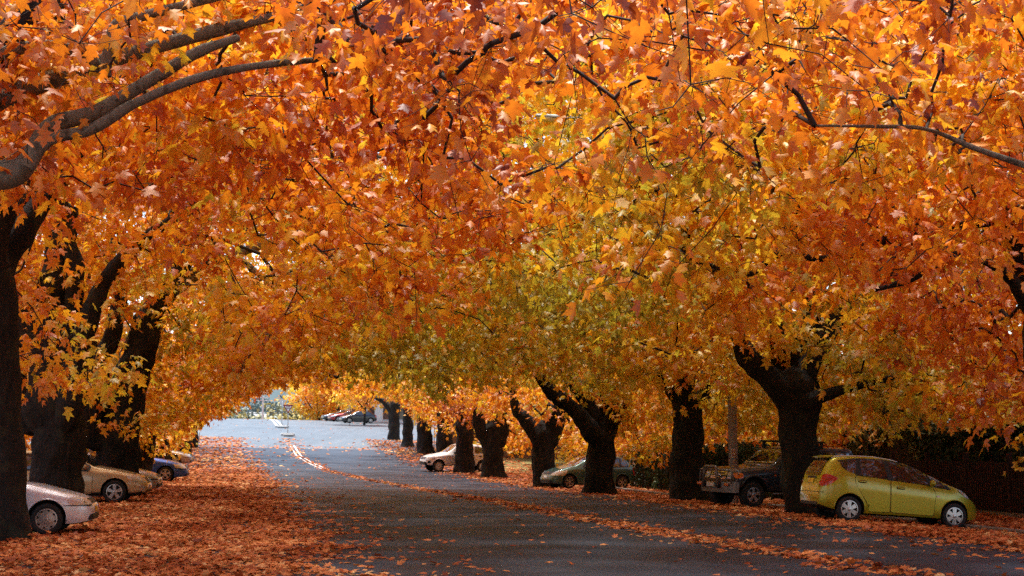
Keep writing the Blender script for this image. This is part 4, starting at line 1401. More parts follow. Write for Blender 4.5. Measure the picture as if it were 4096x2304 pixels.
def leaf_cluster(A, dirs, rg, size, per, spread, sd=None):
    """leaves round each spray point"""
    n = len(A)
    k = rg.poisson(per, n).clip(3)
    ix = np.repeat(np.arange(n), k)
    m = len(ix)
    off = rg.normal(size=(m, 3)) * spread * np.array([1, 1, .55])
    off -= dirs[ix] * np.abs(rg.normal(size=(m, 1))) * spread * .6
    C = A[ix] + off
    az = rg.uniform(0, 2 * np.pi, m)
    o = unit(off + dirs[ix] * .12 + 1e-3)
    T = np.stack([np.cos(az), np.sin(az), np.zeros(m)], -1) * .55 + o * .6
    T[:, 2] = T[:, 2] * .4 - rg.gamma(2.0, .33, m)
    T = unit(T)
    N = np.array([0, 0, 1.0]) + rg.normal(size=(m, 3)) * .52
    N += np.stack([T[:, 0], T[:, 1], np.zeros(m)], -1) * .35
    S = size * rg.uniform(.6, 1.22, m)
    return C, T, unit(N), S, ix

GROUP_L, GROUP_R = 'plane trees lining the left of the street', 'plane trees lining the right of the street'
for i, tr in enumerate(TREES):
    rg = np.random.default_rng(100 + tr['seed'])
    X, Y = tr['X'], tr['Y']
    g = gz(X, Y)
    root = thing('plane_tree', tr['label'], 'tree', (X, Y, g), 0, GROUP_L if tr['side'] == 'L' else GROUP_R)
    r, fk = tr['r'], tr['fork']
    lx, ly = tr['lean']
    base = np.array([X, Y, g - .25])
    forkp = np.array([X + lx, Y + ly, g + fk])
    mid = (base * .55 + forkp * .45) + np.array([lx * .05, 0, 0]) + rg.normal(size=3) * np.array([.05, .05, 0])
    lines = [([base, base * .8 + mid * .2, mid, forkp, forkp + np.array([lx * .12, ly * .1, .5])], [r * 1.05, r * 1.0, r * .92, r * .95, r * .7])]
    limbs = [(np.array([np.array(p) for p in P]), rd) for P, rd in (tr['limbs'] or [])]
    for P, rd in limbs:      # root each limb in the fork
        P0 = np.array(P)
        lines.append(([forkp - np.array([0, 0, .35])] + list(P0), [rd[0]] + list(rd)))
    tow = np.array(xy(0, 1.0 if tr['side'] == 'L' else -1.0) + (0,))
    al = np.array(xy(1.0, 0) + (0,))
    nl = 4 if not limbs else 1
    for k in range(nl):
        a = [tow * .9 + al * .3, tow * .5 - al * .9, -tow * .8 + al * .2, tow * .1 + al * 1.0][k] if not limbs else [-tow * .8 - al * .2, tow * .4 + al * .6][k]
        a = unit(a + rg.normal(size=3) * .2)
        a[2] = 0
        q = [forkp - np.array([0, 0, .35]), forkp + a * .35 + np.array([0, 0, .6]), forkp + a * 1.2 + np.array([0, 0, 2.0]), forkp + a * 2.5 + np.array([0, 0, 3.6 + rg.uniform(-.4, .6)]), forkp + a * 4.0 + np.array([0, 0, 5.0])]
        rr = [r * .6, r * .55, r * .44, r * .32, r * .2]
        lines.append((q, rr))
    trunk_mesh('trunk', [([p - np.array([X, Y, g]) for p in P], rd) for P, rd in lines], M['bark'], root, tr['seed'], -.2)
    paleP = []
    if tr['pale']:
        PL = [(list(np.array([np.array(p) for p in P])), rd) for P, rd in tr['pale']]
        if Y < 20:
            PL[0] = ([forkp - np.array([0, 0, .3])] + PL[0][0], [PL[0][1][0]] + PL[0][1])
        for P, rd in PL:
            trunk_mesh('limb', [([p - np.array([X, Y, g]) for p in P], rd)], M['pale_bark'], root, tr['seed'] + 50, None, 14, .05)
            paleP.append((P, rd))
    mine = SPR[OWN == i]
    if len(mine) == 0:
        continue
    roots = []
    for P, rd in lines[1:] + paleP:
        SP, _ = spline(P, rd, 4)
        roots += [p for p in SP if p[2] > g + fk - .2]
    nodes, par, ends = grow(roots, mine, rg)
    org = np.array([X, Y, g])
    V, Fa = branch_mesh('branches', nodes, par, ends, M['twig'], root, .0055 if Y < 60 else .009, rmax=.10)
    # little side twigs near the camera
    dist = np.linalg.norm(mine - np.array([0, 0, EYE]), axis=1)
    nr = np.nonzero(dist < 45)[0]
    if len(nr):
        P0 = np.repeat(mine[nr], 3, 0)
        dv = unit(rg.normal(size=P0.shape) * np.array([1, 1, .6]) + np.array([0, 0, -.25]))
        L = rg.uniform(.2, .6, len(P0))[:, None]
        P1 = P0 + dv * L * .5 + rg.normal(size=P0.shape) * .03
        P2 = P0 + dv * L + rg.normal(size=P0.shape) * .08
        r1 = np.full(len(P0), .0048)
        for a, b, ra, rb in ((P0, P1, r1, r1 * .8), (P1, P2, r1 * .8, r1 * .55)):
            v2, f2 = seg_tubes(a, b, ra, rb, 4)
            if f2.shape[1] == 4:
                Fa = np.concatenate([Fa, f2 + len(V)])
                V = np.concatenate([V, v2])
    np_mesh('branches', V - org, Fa, M['twig'], root, smooth=True)
    dirs = unit(mine - nodes[par[ends]])
    size = np.where(dist < 18, .195, np.where(dist < 30, .235, np.where(dist < 60, .265, .29)))
    C, T, N, S, ix = leaf_cluster(mine, dirs, rg, 1.0, 15, .32)
    S = S * size[ix]
    far = np.clip((dist[ix] - 55) / 30, 0, 1)
    near = np.clip((26 - dist[ix]) / 12, 0, 1)
    s_, t_ = st(C[:, 0], C[:, 1])
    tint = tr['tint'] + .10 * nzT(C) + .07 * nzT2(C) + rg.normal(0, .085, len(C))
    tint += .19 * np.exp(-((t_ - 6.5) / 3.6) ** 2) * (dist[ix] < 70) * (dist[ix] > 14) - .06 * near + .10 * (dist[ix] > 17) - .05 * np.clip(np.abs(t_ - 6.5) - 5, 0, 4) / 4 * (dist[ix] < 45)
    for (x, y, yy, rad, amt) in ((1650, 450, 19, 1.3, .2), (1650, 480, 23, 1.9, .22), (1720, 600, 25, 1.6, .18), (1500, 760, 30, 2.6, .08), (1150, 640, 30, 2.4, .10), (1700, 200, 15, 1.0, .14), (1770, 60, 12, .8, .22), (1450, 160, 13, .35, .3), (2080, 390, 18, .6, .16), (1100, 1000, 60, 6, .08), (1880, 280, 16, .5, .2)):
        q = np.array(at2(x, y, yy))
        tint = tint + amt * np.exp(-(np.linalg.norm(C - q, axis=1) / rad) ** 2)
    # a few sprays still green, a few already russet
    tint += np.where(rg.random(len(mine)) < .07, .15, 0)[ix] - np.where(rg.random(len(mine)) < .08, .2, 0)[ix]
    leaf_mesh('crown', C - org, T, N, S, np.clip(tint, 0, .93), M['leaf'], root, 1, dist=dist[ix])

# ------------------------------------------------------------------ other trees, hedges
def bg_tree(name, label, cat, X, Y, h, rx, z0, tint, size, n, mat='leaf', r=.22, seed=1, group=None, per=14, spread=.5, dt=.09, flat=1.0, detail=0, dz=0.0):
    rg = np.random.default_rng(seed)
    g = gz(X, Y) + dz
    root = thing(name, label, cat, (X, Y, g), 0, group)
    org = np.array([X, Y, g])
    zc, rz = (h + z0) / 2, (h - z0) / 2
    u = unit(rg.normal(size=(n, 3)))
    rad = rg.uniform(.35, 1.0, n) ** .5
    nz = Nz(rx * .9, seed + 3)
    A = u * rad[:, None]
    A = A * (1 + .22 * nz(A * rx))[:, None]
    A = A * np.array([rx, rx, rz]) + np.array([0, 0, zc])
    A = A[nz(A * 1.7) > -1.1]
    A += org
    fk = z0 * .8 + .4
    lines = [([org + [0, 0, -.3], org + [rg.normal() * .05, 0, fk * .5], org + [rg.normal() * .12, 0, fk], org + [rg.normal() * .2, 0, zc]], [r * 1.1, r, r * .85, r * .45])]
    for k in range(4):
        a = k * 1.57 + rg.uniform(0, 1)
        d = np.array([math.cos(a), math.sin(a), 0])
        lines.append(([org + [0, 0, fk - .2], org + d * rx * .25 + [0, 0, fk + rz * .4], org + d * rx * .55 + [0, 0, zc + rz * .15]], [r * .6, r * .42, r * .18]))
    trunk_mesh('trunk', [([np.array(p) - org for p in P], rd) for P, rd in lines], M['bark'], root, seed, None, 10)
    roots = []
    for P, rd in lines:
        SP, _ = spline(P, rd, 3)
        roots += [p for p in SP if p[2] > g + fk]
    nodes, par, ends = grow(roots, A, rg)
    V, Fa = branch_mesh('branches', nodes, par, ends, M['twig'], root, .008 * max(1, size / .25))
    np_mesh('branches', V - org, Fa, M['twig'], root, smooth=True)
    dirs = unit(A - nodes[par[ends]])
    C, T, N, S, ix = leaf_cluster(A, dirs, rg, size, per, spread)
    tn = tint + dt * nz(C * .8) + rg.normal(0, .08, len(C))
    leaf_mesh('crown', C - org, T, N, S, np.clip(tn, 0, 1), M[mat], root, detail)
    return root

def hedge(name, label, s0, s1, t0, t1, h, dens, tint, dt, size, cat='hedge', seed=5, mat='hedge_leaf', bulge=.15, hfun=None):
    rg = np.random.default_rng(seed)
    sm, tm = (s0 + s1) / 2, (t0 + t1) / 2
    X, Y = xy(sm, tm)
    g = float(hst(sm, tm))
    o = thing(name, label, cat, (float(X), float(Y), g), 0)
    nz = Nz(1.6, seed, 3)
    hf = hfun or (lambda s: h + 0 * s)
    # dark woody core
    V, Fc = [], []
    ss = np.linspace(s0 + .25, s1 - .25, 14)
    for i, s in enumerate(ss):
        hh = float(hf(np.array(s)))
        for (t, z) in ((t0 + .22, -.2), (t0 + .22, hh - .3), (t1 - .22, hh - .3), (t1 - .22, -.2)):
            x, y = xy(s, t)
            V.append((x - X, y - Y, float(hst(s, t)) + z - g))
        if i:
            a, b = 4 * i - 4, 4 * i
            for k in range(4):
                Fc.append((a + k, a + (k + 1) % 4, b + (k + 1) % 4, b + k))
    Fc += [(0, 1, 2, 3), tuple(len(V) - 4 + k for k in range(4))]
    mesh_obj('woody_core', V, Fc, M['twig'], o)
    # leaves through the outer shell
    Ls = []
    for face in ('f', 'top', 'a', 'b', 'back'):
        if face == 'top':
            n = int((s1 - s0) * (t1 - t0) * dens)
            s, t, q = rg.uniform(s0, s1, n), rg.uniform(t0, t1, n), np.ones(n)
            nn = (0, 0, 1)
        elif face in 'ab':
            n = int((t1 - t0) * h * dens)
            s, t, q = np.full(n, s0 if face == 'a' else s1), rg.uniform(t0, t1, n), rg.uniform(0, 1, n)
            nn = (-1 if face == 'a' else 1, 0, 0)
        else:
            n = int((s1 - s0) * h * dens)
            s, t, q = rg.uniform(s0, s1, n), np.full(n, t0 if face == 'f' else t1), rg.uniform(0, 1, n)
            nn = (0, -1 if face == 'f' else 1, 0)
        Ls.append((s, t, q * hf(s), np.tile(np.array(nn, float), (n, 1))))
    s, t, z = (np.concatenate([l[k] for l in Ls]) for k in range(3))
    nn = np.concatenate([l[3] for l in Ls])
    n = len(s)
    bl = bulge * nz(np.stack([s, t, z], -1)) - rg.exponential(.09, n)
    s, t, z = s + nn[:, 0] * bl, t + nn[:, 1] * bl, z + nn[:, 2] * bl
    x, y = xy(s, t)
    C = np.stack([x - X, y - Y, hst(s, t) + np.maximum(z, .03) - g], -1)
    NX = np.stack([nn[:, 1] * CH - nn[:, 0] * SH, nn[:, 0] * CH + nn[:, 1] * SH, nn[:, 2]], -1)
    N = unit(NX + rg.normal(size=(n, 3)) * .65 + np.array([0, 0, .35]))
    T = unit(np.cross(N, rg.normal(size=(n, 3))) + np.array([0, 0, -.5]))
    U = size * rg.uniform(.6, 1.3, n)
    tn = np.clip(tint + dt * nz(C * 1.3) + rg.normal(0, .14, n), 0, 1)
    # plain oval leaves
    Uv = np.array([(0, 0), (.30, .3), (.28, .65), (0, 1), (-.28, .65), (-.30, .3)])
    w = np.array([0, -.08, -.08, -.1, -.08, -.08])
    N = unit(N - T * np.sum(N * T, -1, keepdims=True))
    B = np.cross(T, N)
    Vv = C[:, None] + U[:, None, None] * (Uv[None, :, :1] * B[:, None] + Uv[None, :, 1:] * T[:, None] + w[None, :, None] * N[:, None])
    Fq = np.array([(0, 1, 2, 3), (0, 3, 4, 5)])
    Fa = (Fq[None] + (np.arange(n) * 6)[:, None, None]).reshape(-1, 4)
    np_mesh('foliage', Vv.reshape(-1, 3), Fa, M[mat], o, attr=np.repeat(tn, 6))
    return o

hedge('clipped_hedge', 'clipped dark green hedge behind the trunks, left of the utility pole', 47.5, 66, 18.4, 20.2, 1.85, 300, .38, .10, .11)
hedge('ivy_hedge', 'tall pale leaved ivy hedge behind the brown fence', 34, 55, 21, 22.8, 2.6, 190, .72, .16, .16, seed=9, bulge=.4)
hedge('garden_hedge', 'dark overgrown hedge at the right edge above the brown fence', 27, 39, 20.2, 22.0, 2.3, 210, .38, .14, .14, seed=12, bulge=.35)
hedge('boundary_hedge', 'tall dark hedge closing the gardens far behind the right hand trunks', 66, 113, 33, 34.5, 3.6, 40, .4, .12, .25, seed=17, bulge=.3)
hedge('dark_hedge', 'dark hedge seen in gaps between the left hand trunks', 24, 112, -17, -15.5, 2.4, 60, .35, .15, .2, seed=15, bulge=.3)

for k, (s, t, h, rx, ti) in enumerate(((28, -19, 13, 6, .55), (43, -21, 14, 6.5, .5), (58, -19, 13, 6.5, .62), (75, -20, 14, 7, .48), (94, -20, 13, 7, .6))):
    x, y = xy(s, t)
    bg_tree('autumn_tree', ['orange autumn tree behind the leftmost dark trunks', 'rusty autumn tree behind the leaning left hand trunk', 'golden autumn tree behind the left row, in line with the blue car',
            'rusty autumn tree behind the left row, beyond the blue car', 'golden autumn tree behind the taupe sedan'][k], 'tree', float(x), float(y), h, rx, 1.6, ti, .34, 420, seed=60 + k, group='autumn trees behind the left row', spread=.6, r=.3)
for k, (px, Y, h, rx, ti) in enumerate(((588, 104, 10, 4.6, .34), (630, 92, 10.5, 4.8, .25), (678, 82, 9.5, 4.6, .29), (735, 74, 9.5, 4.6, .34), (548, 112, 9, 4.4, .36))):
    bg_tree('maple_tree', ['orange maple behind the sage green hatchback roof', 'red orange maple between the green hatchback and the hedge trunk', 'copper maple above the clipped hedge', 'orange maple behind the utility pole', 'rusty maple beside the brick house'][k], 'tree', at_g(px, Y), Y, h, rx, 1.7, ti, .32, 520, seed=80 + k,
            group='maples in the right hand gardens', spread=.5)
bg_tree('garden_tree', 'tall orange tree in the garden beyond the ivy hedge', 'tree', at_g(905, 52), 52, 12, 5.0, 3.6, .5, .28, 420, seed=90, spread=.5)
bg_tree('garden_tree', 'orange tree rising at the right edge behind the fence', 'tree', at_g(1010, 40), 40, 11, 4.5, 3.0, .42, .26, 420, seed=91, spread=.5)
bg_tree('leafy_shrub', 'yellow green shrub over the wall by the sage hatchback', 'shrub', at_g(592, 78), 78, 2.6, 1.7, .5, .86, .2, 110, r=.07, seed=92, spread=.3)
# unseen trees added behind the camera to block sky light and shade the scene
for k, (s, t) in enumerate(((-3, -4.4), (-13, -4.6), (-24, -4.4), (-2, 14.8), (-12, 14.6), (-23, 14.8))):
    x, y = xy(s, t)
    bg_tree('plane_tree', 'unseen plane tree added behind the camera for shade', 'tree', float(x), float(y), 13, 7.5, 3.2 if abs(t - 5) > 1 else 5.5, .5, .5, 300, seed=140 + k, group='unseen plane trees added behind the camera', spread=.8, r=.5)
# beyond the crossing
bg_tree('street_tree', 'thin trunked golden tree beside the far black coupe', 'tree', at_g(364, 160), 160, 6.5, 3.6, 2.0, .62, .4, 190, r=.13, seed=95, spread=.5)
for k, (px, Y, h, rx, z0, ti) in enumerate(((318, 196, 6.5, 4.2, .3, .70), (338, 190, 9, 5, 2.4, .66), (362, 186, 10, 5.5, 2.2, .6), (390, 178, 10, 5.5, 2.4, .56), (420, 172, 10, 5.5, 2.4, .55))):
    bg_tree('golden_tree', ['low bright yellow tree left of the far dark sedan', 'golden tree above the far dark sedan', 'golden tree above the far black coupe', 'amber tree right of the far black coupe', 'amber tree beyond the crossing, behind the right row'][k], 'tree',
            at_g(px, Y), Y, h, rx, z0, ti, .5, 260, seed=100 + k, group='golden trees beyond the crossing', spread=.6)
for k, (px, Y, top, rx, ti) in enumerate(((222, 300, 408, 9, .45), (246, 330, 405, 10, .4), (268, 360, 402, 11, .45), (286, 290, 406, 5, .98), (300, 380, 398, 12, .35), (318, 340, 404, 11, .5), (200, 340, 404, 12, .45), (236, 270, 412, 5, .8), (340, 400, 396, 14, .4), (276, 420, 398, 14, .3), (160, 330, 402, 13, .4), (120, 340, 402, 13, .4))):
    zt = EYE + (447 - top) / F * Y
    X = at_g(px, Y)
    g = gz(X, Y)
    bg_tree('valley_tree', ['haze blue tree by the far roof, left of the signs', 'haze blue tree behind the far roof', 'dark haze blue tree in the valley, left of the signs', 'yellowing tree in the valley behind the two signs',
            'dark haze blue tree in the valley, right of the signs', 'haze blue tree in the valley beside the low yellow tree', 'haze blue tree in the valley behind the left row leaves', 'olive tree low in the valley beside the far roof', 'broad haze blue tree behind the golden trees',
            'broad dark haze blue tree behind the two signs', 'haze blue tree far left beyond the crossing', 'leftmost haze blue tree beyond the crossing'][k], 'tree', X, Y, zt - g, rx, 2.5, ti, 1.1, 300, 'far_leaf', r=.5, seed=120 + k, group='trees in the valley', spread=1.2, per=12)
# distant wooded hills
hx = np.linspace(-700, 500, 90)
hy = np.linspace(640, 1500, 24)
HXg, HYg = np.meshgrid(hx, hy, indexing='ij')
n1, n2 = Nz(260, 31, 2), Nz(40, 32, 2)
PZ = np.stack([HXg, HYg], -1)
HZ = -14 + np.clip((HYg - 640) / 240, 0, 1) * (48 + 9 * n1(PZ) + 2.5 * n2(PZ))
ix = np.arange(HXg.size).reshape(HXg.shape)
Q = np.stack([ix[:-1, :-1], ix[1:, :-1], ix[1:, 1:], ix[:-1, 1:]], -1).reshape(-1, 4)
tag(np_mesh('hills', np.stack([HXg, HYg, HZ], -1).reshape(-1, 3), Q, M['hillmat'], smooth=True), kind='structure')

# ------------------------------------------------------------------ signs, posts, islands
def island(name, label, px, Y, w, l, h=.16):
    X = at_g(px, Y)
    g = gz(X, Y)
    o = thing(name, label, 'traffic island', (X, Y, g), HD)
    bm = bmesh.new()
    add_box(bm, (0, 0, h / 2), (w, l, h + .1), None, .06)
    bm_obj('kerb_block', bm, M['concrete'], o, angle=40)
    bm = bmesh.new()
    add_box(bm, (.02, -l * .5 - .62, h * .3), (w * .72, .8, h * .7), None, .05)
    bm_obj('front_block', bm, M['concrete'], o, angle=40)
    bm = bmesh.new()
    add_box(bm, (0, 0, h + .055), (w - .3, l - .3, .02))
    bm_obj('infill', bm, M['kerbstone'], o)
    return X, Y, g + h + .05
def tri_bm(w, th, z0, r=.04):
    bm = bmesh.new()
    hgt = w * .866
    pts = smooth_poly([(-w / 2, 0), (0, -hgt), (w / 2, 0)], 1, .06)
    a = [bm.verts.new((p[0], -th / 2, z0 + p[1])) for p in pts]
    b = [bm.verts.new((p[0], th / 2, z0 + p[1])) for p in pts]
    bm.faces.new(a)
    bm.faces.new(b[::-1])
    for i in range(len(a)):
        j = (i + 1) % len(a)
        bm.faces.new((a[i], b[i], b[j], a[j]))
    bmesh.ops.recalc_face_normals(bm, faces=bm.faces[:])
    return bm
def text_mesh(name, body, size, mat, parent, loc, rot):
    c = bpy.data.curves.new('txt', 'FONT')
    c.body = body
    c.size = size
    c.align_x = 'CENTER'
    c.align_y = 'CENTER'
    c.extrude = .002
    c.offset = .004
    o = bpy.data.objects.new('txt', c)
    COL.objects.link(o)
    dg = bpy.context.evaluated_depsgraph_get()
    dg.update()
    me = bpy.data.meshes.new_from_object(o.evaluated_get(dg))
    bpy.data.objects.remove(o, do_unlink=True)
    me.materials.clear()
    me.materials.append(mat)
    me.name = name
    t = bpy.data.objects.new(name, me)
    COL.objects.link(t)
    t.parent = parent
    t.location = loc
    t.rotation_euler = rot
    return t
def give_way(label, px, Y, ptop, facing, isl, w=.94):
    X, Y, z = isl
    z1 = EYE + (447 - ptop) / F * Y
    h = z1 - z
    o = thing('give_way_sign', label, 'road sign', (X, Y, z), HD * .4 + (0 if facing else math.pi), 'give way signs on the islands')
    bm = bmesh.new()
    add_tube(bm, [(0, .05, -.1), (0, .05, h - .1)], .035, 10)
    bm_obj('post', bm, M['galv'], o, smooth=True)
    bm_obj('sign_plate', tri_bm(w + .02, .006, h + .005), M['sign_back'], o)
    e = bm_obj('red_border', tri_bm(w, .004, h), M['sign_red'], o)
    e.location.y = -.008
    e = bm_obj('white_panel', tri_bm(w * .66, .004, h - w * .125), M['sign_white'], o)
    e.location.y = -.014
    text_mesh('lettering', 'GIVE', w * .19, M['sign_black'], o, (0, -.019, h - w * .215), (R(90), 0, 0))
    text_mesh('lettering', 'WAY', w * .16, M['sign_black'], o, (0, -.019, h - w * .39), (R(90), 0, 0))
    return o
i1 = island('traffic_island', 'leaf strewn concrete island under the facing give way sign', 287.5, 130.5, 1.25, 1.6)
give_way('give way sign facing the camera, red bordered triangle reading GIVE WAY', 287, 130.5, 405, True, i1)
i2 = island('traffic_island', 'far pale concrete island under the turned away sign', 281.5, 146, 1.4, 1.6)
give_way('pale back of a triangular sign on the far island', 281, 146, 400.3, False, i2, .84)
for k in (-.25, .25):
    ribbon('centre_line', [(s, 4.4 + k) for s in np.arange(151, 188, 1.0)], .2, M['white_line'], .03)

def post(name, label, px, Y, h, r, mat, cat='post', capz=True):
    X = at_g(px, Y)
    g = gz(X, Y)
    o = thing(name, label, cat, (X, Y, g), 0)
    bm = bmesh.new()
    add_tube(bm, [(0, 0, -.2), (.02, 0, h)], r, 10)
    bm_obj('shaft', bm, M[mat], o, smooth=True)
    bm = bmesh.new()
    add_tube(bm, [(.02, 0, h), (.02, 0, h + .05)], r * 1.35, 10)
    bm_obj('cap', bm, M['black'], o, smooth=True)
    return o
post('marker_post', 'thin brown post at the far end of the left leaf litter', 199, 118, 1.25, .035, 'wood_pole')
post('parking_post', 'thin dark post in front of the far black coupe', 349.5, 156, 2.1, .035, 'black')
post('street_post', 'grey post between far right trunks on the lawn', 434, 118, 2.2, .04, 'galv')

# utility pole with its HR plate
X, Y = at_g(733, 45.5), 45.5
g = gz(X, Y)
pole = thing('utility_pole', 'pale round utility pole with a white HR plate behind the bull bar', 'utility pole', (X, Y, g))
bm = bmesh.new()
add_tube(bm, [(0, 0, -.3), (0, 0, 6), (0, 0, 12.5)], [.15, .135, .11], 18)
bm_obj('pole', bm, M['wood_pole'], pole, smooth=True)
bm = bmesh.new()
add_box(bm, (0, 0, 0), (.10, .012, .27), None, .004)
pl = bm_obj('number_plate', bm, M['sign_white'], pole)
zp = EYE - (453.3 - 447) / F * 45.5 - g
va = math.atan2(-X, Y)                                        # faces back down the street
pl.location = (-.02 + .155 * math.sin(va) * 0, -.158, zp)
text_mesh('lettering', 'H', .135, M['sign_red'], pole, (-.02, -.167, zp + .062), (R(90), 0, 0))
text_mesh('lettering', 'R', .135, M['sign_red'], pole, (-.02, -.167, zp - .062), (R(90), 0, 0))

# street lantern on its outreach arm
Yl = 38.0
P = at2(1388, 297, Yl)
lamp = thing('street_lamp', 'grey street lantern hanging among the leaves above the road', 'street lamp', P, R(-10))
bm = bmesh.new()
rings = []
for (x, w, h0, h1) in ((-.46, .05, -.03, .05), (-.42, .11, -.07, .08), (-.2, .15, -.11, .10), (.1, .16, -.11, .11), (.3, .13, -.07, .10), (.42, .07, -.02, .07)):
    rings.append([bm.verts.new((x, w * math.cos(a), (h1 if math.sin(a) > 0 else 0) * math.sin(a) if math.sin(a) > 0 else -.02 * 0)) for a in [k * math.pi / 8 for k in range(9)]])
for a, b in zip(rings[:-1], rings[1:]):
    for k in range(8):
        bm.faces.new((a[k], a[k + 1], b[k + 1], b[k]))
    bm.faces.new((a[8], a[0], b[0], b[8]))
bm.faces.new(rings[0])
bm.faces.new(rings[-1])
bmesh.ops.recalc_face_normals(bm, faces=bm.faces[:])
bm_obj('housing', bm, M['lampgrey'], lamp, angle=40)
bm = bmesh.new()
bmesh.ops.create_uvsphere(bm, u_segments=20, v_segments=12, radius=1)
for v in bm.verts:
    v.co = Vector((-.10 + v.co.x * .34, v.co.y * .14, min(0, v.co.z) * .12 - .004))
bm_obj('diffuser', bm, M['diffuser'], lamp, smooth=True)
lamp.rotation_euler.y = R(8)
arm_end = lamp.matrix_basis.inverted() @ Vector((pole.location.x, pole.location.y, P.z - .6))
bm = bmesh.new()
q = Vector((.42, 0, .04))
add_tube(bm, [q, q + Vector((.3, 0, .05)), (q + arm_end) / 2 + Vector((0, 0, .5)), arm_end], [.02, .022, .028, .035], 8)
bm_obj('arm', bm, M['galv'], lamp, smooth=True)

# cables
def cable(name, label, a, b, sag, r):
    pts = [Vector(a).lerp(Vector(b), k / 24) - Vector((0, 0, sag * 4 * (k / 24) * (1 - k / 24))) for k in range(25)]
    bm = bmesh.new()
    add_tube(bm, pts, r, 6)
    return tag(bm_obj(name, bm, M['black'], None, smooth=True), label, 'cable')
cable('overhead_cable', 'thin dark overhead cable crossing the leaves below the street lantern', at2(1380, 338, 36), at2(2700, 560, 28), .15, .012)
for k, (a, b) in enumerate(((at(225, 409.5, 280), at(345, 402.5, 240)), (at(225, 411, 282), at(345, 404.0, 242)))):
    cable('power_line', ['upper pale power line crossing the valley behind the signs', 'lower pale power line crossing the valley behind the signs'][k], a, b, 1.0, .06)

# ------------------------------------------------------------------ brown picket fence
def picket_fence(label, s0, s1, t, h):
    X, Y = xy(s0, t)
    g = float(hst(s0, t))
    o = thing('picket_fence', label, 'fence', (float(X), float(Y), g), HD)
    # local frame: +y runs along the street, +x to the right
    L = s1 - s0
    gl = lambda d: float(hst(s0 + d, t)) - g
    bm = bmesh.new()
    for i in range(int(L / .11)):
        d = .05 + i * .11
        add_box(bm, (0, d, gl(d) + .12 + h / 2 + random.uniform(-.01, .01)), (.022, .06, h))
    bm_obj('pickets', bm, M['fence_brown'], o)
    for z in (.35, h - .12):
        bm = bmesh.new()
        add_box(bm, (.04, L / 2, gl(L / 2) + z), (.05, L, .07))
        bm_obj('rail', bm, M['fence_brown'], o)
    for i in range(int(L / 2.2) + 1):
        bm = bmesh.new()
        add_box(bm, (.02, i * 2.2, gl(i * 2.2) + (h + .35) / 2 - .1), (.12, .12, h + .35 + .2), None, .01)
        bm_obj('post', bm, M['fence_brown'], o)
    bm = bmesh.new()
    add_box(bm, (0, L / 2, gl(L / 2) + .02), (.14, L, .24))
    bm_obj('plinth', bm, M['kerbstone'], o)
picket_fence('dark brown picket fence behind the lime hatchback at the right edge', 27, 47, 19.4, 1.3)

# ------------------------------------------------------------------ cream wall with pillars and iron panel
s0, t0 = 69.5, 19.6
X, Y = xy(s0, t0)
g = float(hst(s0, t0))
wall = thing('garden_wall', 'cream rendered garden wall with square pillars and iron gate panels', 'wall', (float(X), float(Y), g), HD)
for k in range(4):
    y = k * 2.6
    bm = bmesh.new()
    add_box(bm, (0, y, .75), (.5, .5, 1.7), None, .015)
    p = bm_obj('pillar', bm, M['cream'], wall, angle=40)
    bm = bmesh.new()
    add_box(bm, (0, y, 1.65), (.62, .62, .1), None, .015)
    bm_obj('pillar_cap', bm, M['cap'], p, angle=40)
    if k < 3:
        bm = bmesh.new()
        add_box(bm, (0, y + 1.3, .35), (.3, 2.1, .9))
        bm_obj('wall_panel', bm, M['cream'], wall)
        bm = bmesh.new()
        for j in range(13):
            add_box(bm, (0, y + .36 + j * .157, 1.15), (.03, .03, .7))
        add_box(bm, (0, y + 1.3, 1.48), (.04, 2.1, .05))
        bm_obj('iron_panel', bm, M['ironwork'], wall)

# ------------------------------------------------------------------ houses
def house(name, label, X, Y, yaw, w, d, h, wall, windows, rh=2.0, over=.4, door=None, cat='house'):
    g = gz(X, Y)
    o = thing(name, label, cat, (X, Y, g), yaw)
    bm = bmesh.new()
    add_box(bm, (0, 0, h / 2 - .3), (w, d, h + .6))
    bm_obj('wall', bm, M[wall], o)
    bm = bmesh.new()
    a = [bm.verts.new(p) for p in ((-w / 2 - over, -d / 2 - over, h), (w / 2 + over, -d / 2 - over, h), (w / 2 + over, d / 2 + over, h), (-w / 2 - over, d / 2 + over, h), (-w / 2 + d * .35, 0, h + rh), (w / 2 - d * .35, 0, h + rh))]
    for q in ((0, 1, 5, 4), (2, 3, 4, 5), (1, 2, 5), (3, 0, 4), (3, 2, 1, 0)):
        bm.faces.new([a[i] for i in q])
    bm_obj('roof', bm, M['roof'], o)
    for (x, z, ww, hh) in windows:
        bm = bmesh.new()
        for sx in (-1, 1):
            add_box(bm, (x + sx * ww / 2, -d / 2 - .03, z), (.08, .1, hh + .08))
        for sz in (-1, 1):
            add_box(bm, (x, -d / 2 - .03, z + sz * hh / 2), (ww - .09, .1, .08))
        f = bm_obj('window', bm, M['whitewall'], o)
        bm = bmesh.new()
        add_box(bm, (x, -d / 2 - .008, z), (ww - .08, .03, hh - .08))
        bm_obj('pane', bm, M['window'], f)
    if door:
        bm = bmesh.new()
        add_box(bm, (door, -d / 2 - .02, 1.05), (.95, .08, 2.1), None, .01)
        bm_obj('door', bm, M['black'], o)
    return o
house('brick_house', 'brown brick house behind the trunks right of the white utility', at_g(545, 116), 116, R(-4), 16, 8, 3.2, 'brick', [(-5.0, 1.6, 1.4, 1.3), (1.6, 1.6, 1.6, 1.3), (5, 1.6, 1.4, 1.3)], door=-2)
